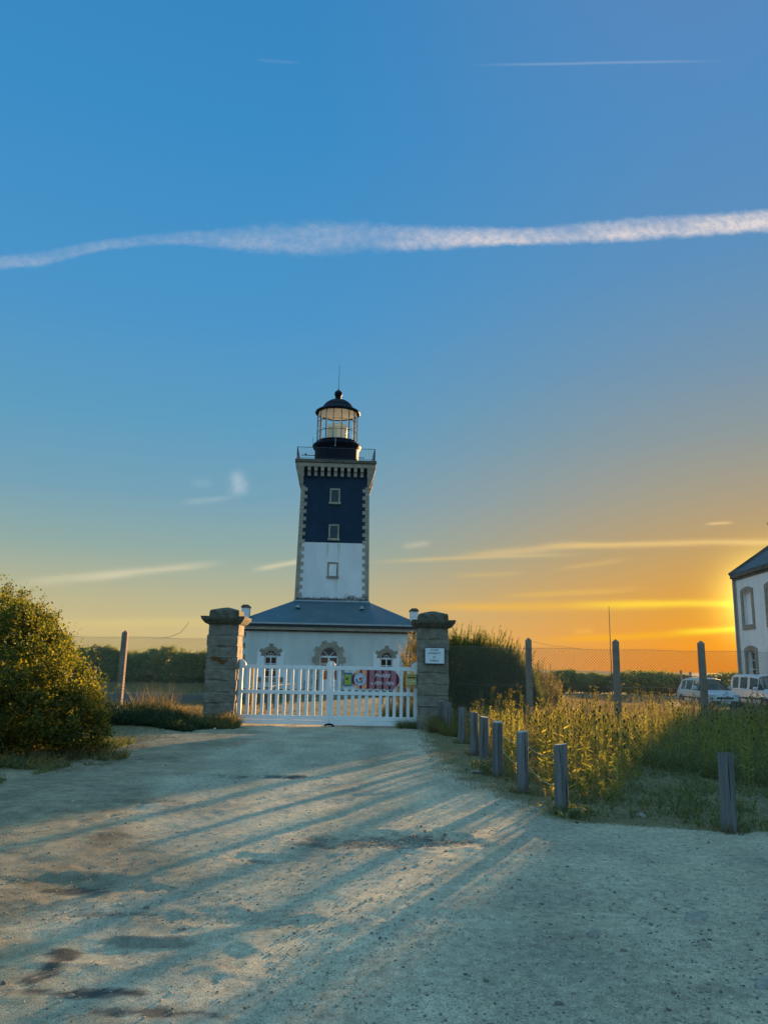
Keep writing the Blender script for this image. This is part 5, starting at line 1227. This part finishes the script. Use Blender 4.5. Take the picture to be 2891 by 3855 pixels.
# leafy stalks standing in loose groups
def stalks(n, keep, x0, x1, y0, y1, hlo, hhi, per, mat, name, leaf=.075):
    x = rng.uniform(x0, x1, n); y = y0 + (y1 - y0) * rng.random(n) ** 1.2; k = keep(x, y); x, y = x[k], y[k]; n = len(x); z = H(x, y)
    h = np.minimum(rng.uniform(hlo, hhi, n), hcap(x, y) * 1.2); D = unit(np.stack([rng.normal(size=n) * .10, rng.normal(size=n) * .10, np.ones(n)], 1)); P = np.stack([x, y, z], 1)
    parts = [blades(P, D, h, np.full(n, .0035), .08)]
    i = np.repeat(np.arange(n), per); t = np.tile(np.linspace(.06, 1.0, per), n)[:, None]; a = rng.uniform(0, 6.28, n * per)
    out = np.stack([np.cos(a), np.sin(a), np.zeros(n * per)], 1); ld = unit(out * .75 + [0, 0, .75] + rng.normal(size=(n * per, 3)) * .15)
    parts.append(blades(P[i] + D[i] * h[i][:, None] * t, ld, leaf * (1.25 - .7 * t[:, 0]) * rng.uniform(.6, 1.3, n * per), np.full(n * per, leaf * .085), .3))
    v_, f_ = join_np(parts); o = mesh_np(name, v_, f_, mat); o['kind'] = 'stuff'
stalks(2000, lambda x, y: tall_zone(x, y) & (dens(x, y, 2.6, 120) > -.1) & (x / y < .62), 1.7, 10, 9, 21.5, .35, .85, 26, m_tleaf, 'weeds')
stalks(900, lambda x, y: tall_zone(x, y) & (x > 4.4) & (dens(x, y, 2.6, 121) > -.1) & (x / y < .62), 4, 10, 8.4, 20, .25, .6, 26, m_green, 'green_weeds')
stalks(2200, lambda x, y: (x > bolx(y) + .1) & (dens(x, y, 1.7, 125) > -.25) & (x / y < .6) & (np.abs(y - 21.3) > .08) & ~((x > 15) & (y > 36)), 1.8, 15, 14.5, 31, .35, .8, 20, m_dry, 'dry_stalks')
stalks(170, lambda x, y: (x > bolx(y) + .15) & (dens(x, y, 2.6, 122) > .0) & (x / y < .6), 2.2, 6, 8.6, 11.5, .12, .4, 18, m_green, 'green_weeds')
# verge turf
def turf_zone(x, y): return (right_dist(x, y) > -.04 + .10 * dens(x, y, 3, 81)) & (dens(x, y, 4.2, 82) > -.42)
scatter(150000, .8, 8.5, 6.4, 21, lambda x, y: turf_zone(x, y) & (x / y < .62), lambda x, y, n: rng.uniform(.012, .055, n), .0022, m_turf, 'turf', .7, .5, 1.4)
scatter(9000, 1.2, 8, 7.9, 13.5, lambda x, y: (x > bolx(y) + .0) & (dens(x, y, 2.4, 83) > -.02) & (x / y < .62), lambda x, y, n: rng.uniform(.05, .16, n), .006, m_green, 'green_weeds', .6, .6, leafn=9000, leafs=.022)
for bx_, by_, _h in BOL:
    scatter(260, bx_ - .2, bx_ + .2, by_ - .2, by_ + .2, lambda x, y: (np.hypot(x - bx_, y - by_) < .19) & (np.hypot(x - bx_, y - by_) > .07), lambda x, y, n: rng.uniform(.03, .15, n), .0035, m_turf, 'turf', .5, .5)
# left side: turf, brambles at the fence, dry tuft
scatter(70000, -12, -3.4, 9.5, 21, lambda x, y: (dens(x, y, 1.4, 90) + .9 * np.clip((-x - 4.4) / 2.2, -1, 1.0) + .22 * np.clip((y - 12.5) / 5, -2, 1) > .45) & (-x / y < .62), lambda x, y, n: rng.uniform(.015, .07, n), .003, m_turf, 'turf', .7, .5)
def bramble(x, y): return (((x + 6.3) / 2.1) ** 2 + ((y - 19.4) / 1.35) ** 2 + .5 * dens(x, y, 1.6, 95) < 1)
scatter(16000, -8.6, -3.9, 17.6, 21.2, lambda x, y: bramble(x, y), lambda x, y, n: rng.uniform(.08, .48, n) * np.clip(1.15 - ((x + 6.5) / 2.6) ** 2, .25, 1.2), .005, m_bramble, 'brambles', .7, .8, leafn=70000, leafs=.024)
scatter(22000, -9.4, -4.2, 11.2, 15.4, lambda x, y: (((x + 7.0) / 2.5) ** 2 + ((y - 13.4) / 1.9) ** 2 + .9 * dens(x, y, 1.6, 96) < 1), lambda x, y, n: rng.uniform(.05, .26, n), .006, m_weed, 'undergrowth', .7, .8, leafn=26000, leafs=.022)
scatter(9000, -7.6, -4.6, 10.4, 12.4, lambda x, y: (dens(x, y, 1.8, 131) > .0) & (x < -4.7 - (12.4 - y) * .1), lambda x, y, n: rng.uniform(.02, .16, n), .004, m_green, 'undergrowth', .8, .8, leafn=9000, leafs=.018)
scatter(7000, -7.0, -4.85, 14.6, 15.9, lambda x, y: dens(x, y, 2, 97) > -.3, lambda x, y, n: rng.uniform(.05, .2, n), .005, m_green, 'undergrowth', .8, .8, leafn=5000, leafs=.02)
scatter(300, -6.35, -5.5, 20.6, 21.15, lambda x, y: x > -99, lambda x, y, n: rng.uniform(.3, 1.0, n), .006, m_dry, 'dry_grass', .32, .6)
scatter(1300, -7.4, -4.6, 20.6, 21.6, lambda x, y: x > -99, lambda x, y, n: rng.uniform(.15, .45, n), .005, m_dry, 'dry_grass', .32, .5)
# weeds hugging the pillars and the gate foot
scatter(7000, -4.8, -3.55, 19.5, 20.15, lambda x, y: dens(x, y, 4, 98) > -.2, lambda x, y, n: rng.uniform(.08, .42, n) * np.clip(1.2 - (20.2 - y), .3, 1.2), .004, m_weed, 'weeds', .4, .5, leafn=3500, leafs=.02)
scatter(9000, .78, 2.4, 18.4, 20.15, lambda x, y: (dens(x, y, 4, 99) > -.2) & (x > 1.0 + (20.2 - y) * .35), lambda x, y, n: rng.uniform(.08, .5, n) * np.clip(1.2 - (20.2 - y) * .4, .3, 1.2), .004, m_weed, 'weeds', .4, .5, leafn=6000, leafs=.02)
scatter(700, .45, .98, 20.5, 20.8, lambda x, y: x > -99, lambda x, y, n: rng.uniform(.05, .3, n), .004, m_green, 'weeds', .6, .8, leafn=500, leafs=.02)
# yard behind the gate
scatter(9000, -8, 2.4, 40.8, 43.2, lambda x, y: dens(x, y, 1, 61) > -.2, lambda x, y, n: rng.uniform(.05, .22, n), .012, m_green, 'weeds', .5, .5, leafn=4000, leafs=.05)
scatter(14000, -7.5, 1.7, 22, 40, lambda x, y: (np.abs(x + 1.2) > 2.6 + .9 * dens(x, y, .6, 62)), lambda x, y, n: rng.uniform(.03, .16, n), .008, m_dry, 'dry_grass', .5, .5)
scatter(2600, .1, .95, 21.4, 24, lambda x, y: x > -99, lambda x, y, n: rng.uniform(.15, .62, n), .005, m_weed, 'weeds', .3, .5, leafn=1800, leafs=.03)

# --- teasels
def teasel_geo(seed, h, nh):
    rg = np.random.default_rng(seed); st_, heads = MB(), []; Lp, Ld, Ls = [], [], []
    top = np.array([rg.normal() * .05, rg.normal() * .05, h]); st_.tube([(0, 0, -.02), top * .5 + [rg.normal() * .01, 0, 0], top], [.008, .006, .004], 5, False)
    heads.append(top)
    for i in range(nh - 1):
        t = rg.uniform(.5, .85); b = top * t; a = rg.uniform(0, 6.28); out = np.array([math.cos(a), math.sin(a), 0]); ln = rg.uniform(.14, .34) * h
        e = b + out * ln * .38 + np.array([0, 0, ln]); st_.tube([b, b + out * ln * .30 + [0, 0, ln * .4], e], [.004, .0035, .003], 4, False); heads.append(e)
    for i in range(int(h * 14)):
        t = rg.uniform(.06, .8); a = rg.uniform(0, 6.28); Lp.append(top * t); Ld.append(unit(np.array([math.cos(a), math.sin(a), rg.uniform(.2, .9)]))); Ls.append(rg.uniform(.08, .17) * (1.15 - t * .6))
    for hd in heads:
        for k in range(7):
            a = k * .9 + rg.uniform(0, .4); Lp.append(hd - [0, 0, .01]); Ld.append(unit(np.array([math.cos(a) * .75, math.sin(a) * .75, .75]))); Ls.append(rg.uniform(.06, .10))
    n0 = int(h * 14); wid = np.array([.0085] * n0 + [.0022] * (len(Lp) - n0))
    v, f = blades(np.array(Lp), np.array(Ld), np.array(Ls), wid, .25, rg)
    st_.v += [tuple(p) for p in v]; o = len(st_.v) - len(v); st_.f += [tuple(int(i) + o for i in q) for q in f]; st_.mi += [0] * len(f)
    hm = []
    for hd in heads:
        mb = MB(); r = rg.uniform(.011, .016); l = r * 2.3; mb.lathe([(.003, -l * .5), (r * .8, -l * .3), (r, 0), (r * .8, l * .4), (r * .35, l * .75), (.001, l * .9)], 0, 0, 8); hm.append((mb, hd + [0, 0, l * .4]))
    return st_, hm
TEM = []
for i in range(9): TEM.append(teasel_geo(100 + i, [.70, .80, .88, .95, .78, 1.0, .66, .9, .84][i], [3, 4, 5, 6, 4, 5, 3, 4, 3][i]))
mesh_cache = {}
def teasel(x, y, i, s, rz, label, parts, group):
    st_, hm = TEM[i]; key = (i, parts)
    if key not in mesh_cache:
        if parts:
            root = st_.build('teasel', m_tleaf); ch = []
            for mb, p in hm: ch.append(mb.build('seed_head', m_head, root, loc=tuple(p)))
            mesh_cache[key] = root; o = root
        else:
            m = MB(); m.v = list(st_.v); m.f = list(st_.f); m.mi = list(st_.mi); m.cur = 1
            for mb, p in hm: m.add([(a + p[0], b + p[1], c + p[2]) for a, b, c in mb.v], mb.f)
            o = m.build('teasel', [m_tleaf, m_head]); mesh_cache[key] = o
    else:
        src = mesh_cache[key]; o = src.copy(); C.objects.link(o)
        for ch in src.children:
            c = ch.copy(); C.objects.link(c); c.parent = o
    o.location = (x, y, Hs(x, y)); o.scale = (s, s, s); o.rotation_euler = (0, 0, rz); tag(o, label, 'teasel', group)
rt_ = random.Random(4); cnt = 0
spots = []
front = [(2.35, 10.15), (2.22, 10.6), (2.55, 10.3), (2.95, 9.95), (2.75, 10.5), (3.05, 10.35), (2.6, 11.0), (3.25, 10.7), (2.9, 11.1), (2.3, 11.3), (3.5, 11.2), (3.3, 11.6), (3.8, 11.9), (2.6, 11.8), (2.15, 12.2), (4.0, 12.4), (3.0, 12.2), (5.55, 10.2), (5.35, 10.55), (5.8, 10.0), (4.85, 10.6), (2.2, 9.85)]
for x, y in front: spots.append((x, y, 0))
while len(spots) < 62:
    y = rt_.uniform(10.8, 15.5); x = rt_.uniform(1.9, y * .56)
    if tall_zone(np.array([x]), np.array([y]))[0]: spots.append((x, y, 1))
while len(spots) < 190:
    y = rt_.uniform(14, 24); x = rt_.uniform(2.0, y * .58)
    if abs(y - 21.3) > .25: spots.append((x, y, 2))
for x, y, z in spots:
    if z == 0: lab = 'tall backlit teasel with spiny seed heads among the front plants just behind the bollards'; gp = 'front teasels behind the bollards'
    elif z == 1: lab = 'teasel standing in the middle of the weedy field between bollards and fence'; gp = 'teasels in the middle of the field'
    else: lab = 'small distant teasel near the chain link fence at the back of the field'; gp = 'teasels near the fence'
    teasel(x, y, rt_.randrange(9), rt_.uniform(.85, 1.08), rt_.uniform(0, 6.28), lab, z < 2 and y < 13.5, gp)
# distant seed heads too many to count
hp = []; 
for k in range(900):
    y = rng.uniform(16, 34); x = rng.uniform(2.0, y * .6); z = float(base_h(np.array([x]), np.array([y]))[0]) + rng.uniform(.45, .85) * (1.1 - max(0, y - 22) / 40); hp.append((x, y, z))
hp = np.array(hp); h1 = leaves(hp, .015, .6); h2 = blades(hp - [0, 0, .4], np.tile([[0.0, 0, 1]], (len(hp), 1)), np.full(len(hp), .42), np.full(len(hp), .003), .1)
v_, f_ = join_np([h1, h2]); o = mesh_np('teasel_thicket', v_, f_, [m_head]); o['kind'] = 'stuff'

# leafy weed at the foot of a bollard
def leafy(x, y, n, r, h, lab):
    P = np.stack([rng.normal(size=n) * r, rng.normal(size=n) * r, rng.uniform(.02, h, n)], 1); v_, f_ = leaves(P, .03, .4); o = mesh_np('leafy_weed', v_, f_, m_green, loc=(x, y, Hs(x, y))); tag(o, lab, 'plant')
leafy(1.62, 12.35, 260, .10, .22, 'low leafy green weed at the foot of the fifth bollard')
leafy(2.16, 8.95, 420, .13, .11, 'spreading dark green weed around the foot of the cracked bollard')
leafy(5.0, 9.3, 200, .09, .35, 'bright green leafy plant left of the lone right bollard')

# ================================================================== STONES AND GRAVEL
m_rock = MAT('pale_rock', (.34, .31, .26), .9, (14, .35), (30, .6, .01), rnd=True)
def rock(x, y, sx, sy, sz, lab, seed, flat=False):
    bm = bmesh.new(); bmesh.ops.create_icosphere(bm, subdivisions=3, radius=1)
    for v in bm.verts:
        c = v.co.copy(); d = 1 + .28 * mn.noise(c * 1.3 + Vector((seed, 0, 0))) + .10 * mn.noise(c * 4 + Vector((seed, 3, 0))); v.co = Vector((c.x * sx * d, c.y * sy * d, max(-.3, min(c.z, .55 if flat else 1)) * sz * d))
    me = bpy.data.meshes.new('stone'); bm.to_mesh(me); bm.free(); me.materials.append(m_rock); o = put('stone', me, loc=(x, y, Hs(x, y))); o.rotation_euler = (0, 0, seed); tag(o, lab, 'stone')
rock(2.93, 9.07, .085, .05, .05, 'flat pale stone lying on the turf between the two right bollards', 1.1, True)
rock(1.60, 12.54, .20, .16, .045, 'broad flat stone slab between the fifth and sixth bollards', 2.3, True)
rock(2.12, 5.52, .13, .06, .035, 'flat pale rock breaking the gravel at lower right', 3.9, True)
rock(1.33, 5.12, .05, .035, .035, 'small squarish pale rock on the gravel left of the larger one', 4.4)
rock(1.95, 4.98, .04, .03, .025, 'little rounded rock near the lower right of the gravel', 5.7)
rock(2.05, 4.42, .10, .06, .03, 'half buried grey rock in the bottom right corner of the gravel', 7.2, True)
rock(-2.6, 5.35, .035, .025, .02, 'small white pebble stone on the dirt at lower left', 8.8)
rock(2.7, 5.6, .16, .06, .02, 'low ridge of grey rock at the right edge of the gravel', 9.9, True)
# loose gravel
ico = [(0, 0, 1)] + [(.894 * math.cos(a), .894 * math.sin(a), .447) for a in np.arange(5) * 2 * math.pi / 5] + [(.894 * math.cos(a), .894 * math.sin(a), -.447) for a in (np.arange(5) + .5) * 2 * math.pi / 5]
icf = [(0, 1, 2), (0, 2, 3), (0, 3, 4), (0, 4, 5), (0, 5, 1), (1, 6, 2), (2, 7, 3), (3, 8, 4), (4, 9, 5), (5, 10, 1), (2, 6, 7), (3, 7, 8), (4, 8, 9), (5, 9, 10), (1, 10, 6)]
ico = np.array(ico); icf = np.array(icf)
n = 42000
y = 3.3 + 14 * rng.random(n) ** 2.0; x = rng.uniform(-1, 1, n) * (y * .56 + .3); k = (right_dist(x, y) < .12) & ((dens(x, y, 2.0, 33) > -.25) | (rng.random(n) < .35)) & ~((x < -.6) & (y < 5.2) & (rng.random(n) < .8)); x, y = x[k], y[k]; n = len(x)
sz = .0032 + .0065 * rng.random(n) ** 3 + .010 * (rng.random(n) < .012)
xa = np.concatenate([.1 + rng.normal(size=170) * .42, .55 + rng.normal(size=90) * .14, 1.9 + rng.normal(size=260) * .5, 2.0 + rng.normal(size=120) * .25, rng.uniform(-3, 3, 260)]); ya = np.concatenate([7.62 + rng.normal(size=170) * .17, 7.82 + rng.normal(size=90) * .08, 5.3 + rng.normal(size=260) * .5, 4.5 + rng.normal(size=120) * .25, rng.uniform(3.6, 11, 260)])
x = np.concatenate([x, xa]); y = np.concatenate([y, ya]); sz = np.concatenate([sz, .005 + .013 * rng.random(len(xa)) ** 2.4]); n = len(x); th = rng.uniform(0, 6.28, n); sc = rng.uniform(.6, 1.3, (n, 3)) * [1, 1, .5]
b_ = ico[None] * sc[:, None] * sz[:, None, None]; c_, s_ = np.cos(th)[:, None], np.sin(th)[:, None]
vx = b_[..., 0] * c_ - b_[..., 1] * s_ + x[:, None]; vy = b_[..., 0] * s_ + b_[..., 1] * c_ + y[:, None]; vz = b_[..., 2] + (H(x, y) + sz * .25)[:, None]
Vg = np.stack([vx, vy, vz], -1).reshape(-1, 3); Fg = (np.arange(n)[:, None, None] * 11 + icf[None]).reshape(-1, 3)
m_grav = MAT('gravel_stone', (.3, .28, .23), .9, island=[(.10, .095, .08), (.24, .22, .17), (.38, .34, .26), (.50, .45, .35)])
tag(mesh_np('loose_gravel', Vg, Fg, m_grav), kind='stuff')
# scraps of litter
mb = MB(); mb.add([(0, 0, .01), (.05, .01, .03), (.06, .04, .01), (.01, .05, .035), (.03, .03, .05)], [(0, 1, 4), (1, 2, 4), (2, 3, 4), (3, 0, 4)]); tag(mb.build('paper_scrap', m_wpaint, loc=(-4.0, 19.2, 0)), 'tiny white scrap of paper at the foot of the left gate pillar', 'litter')
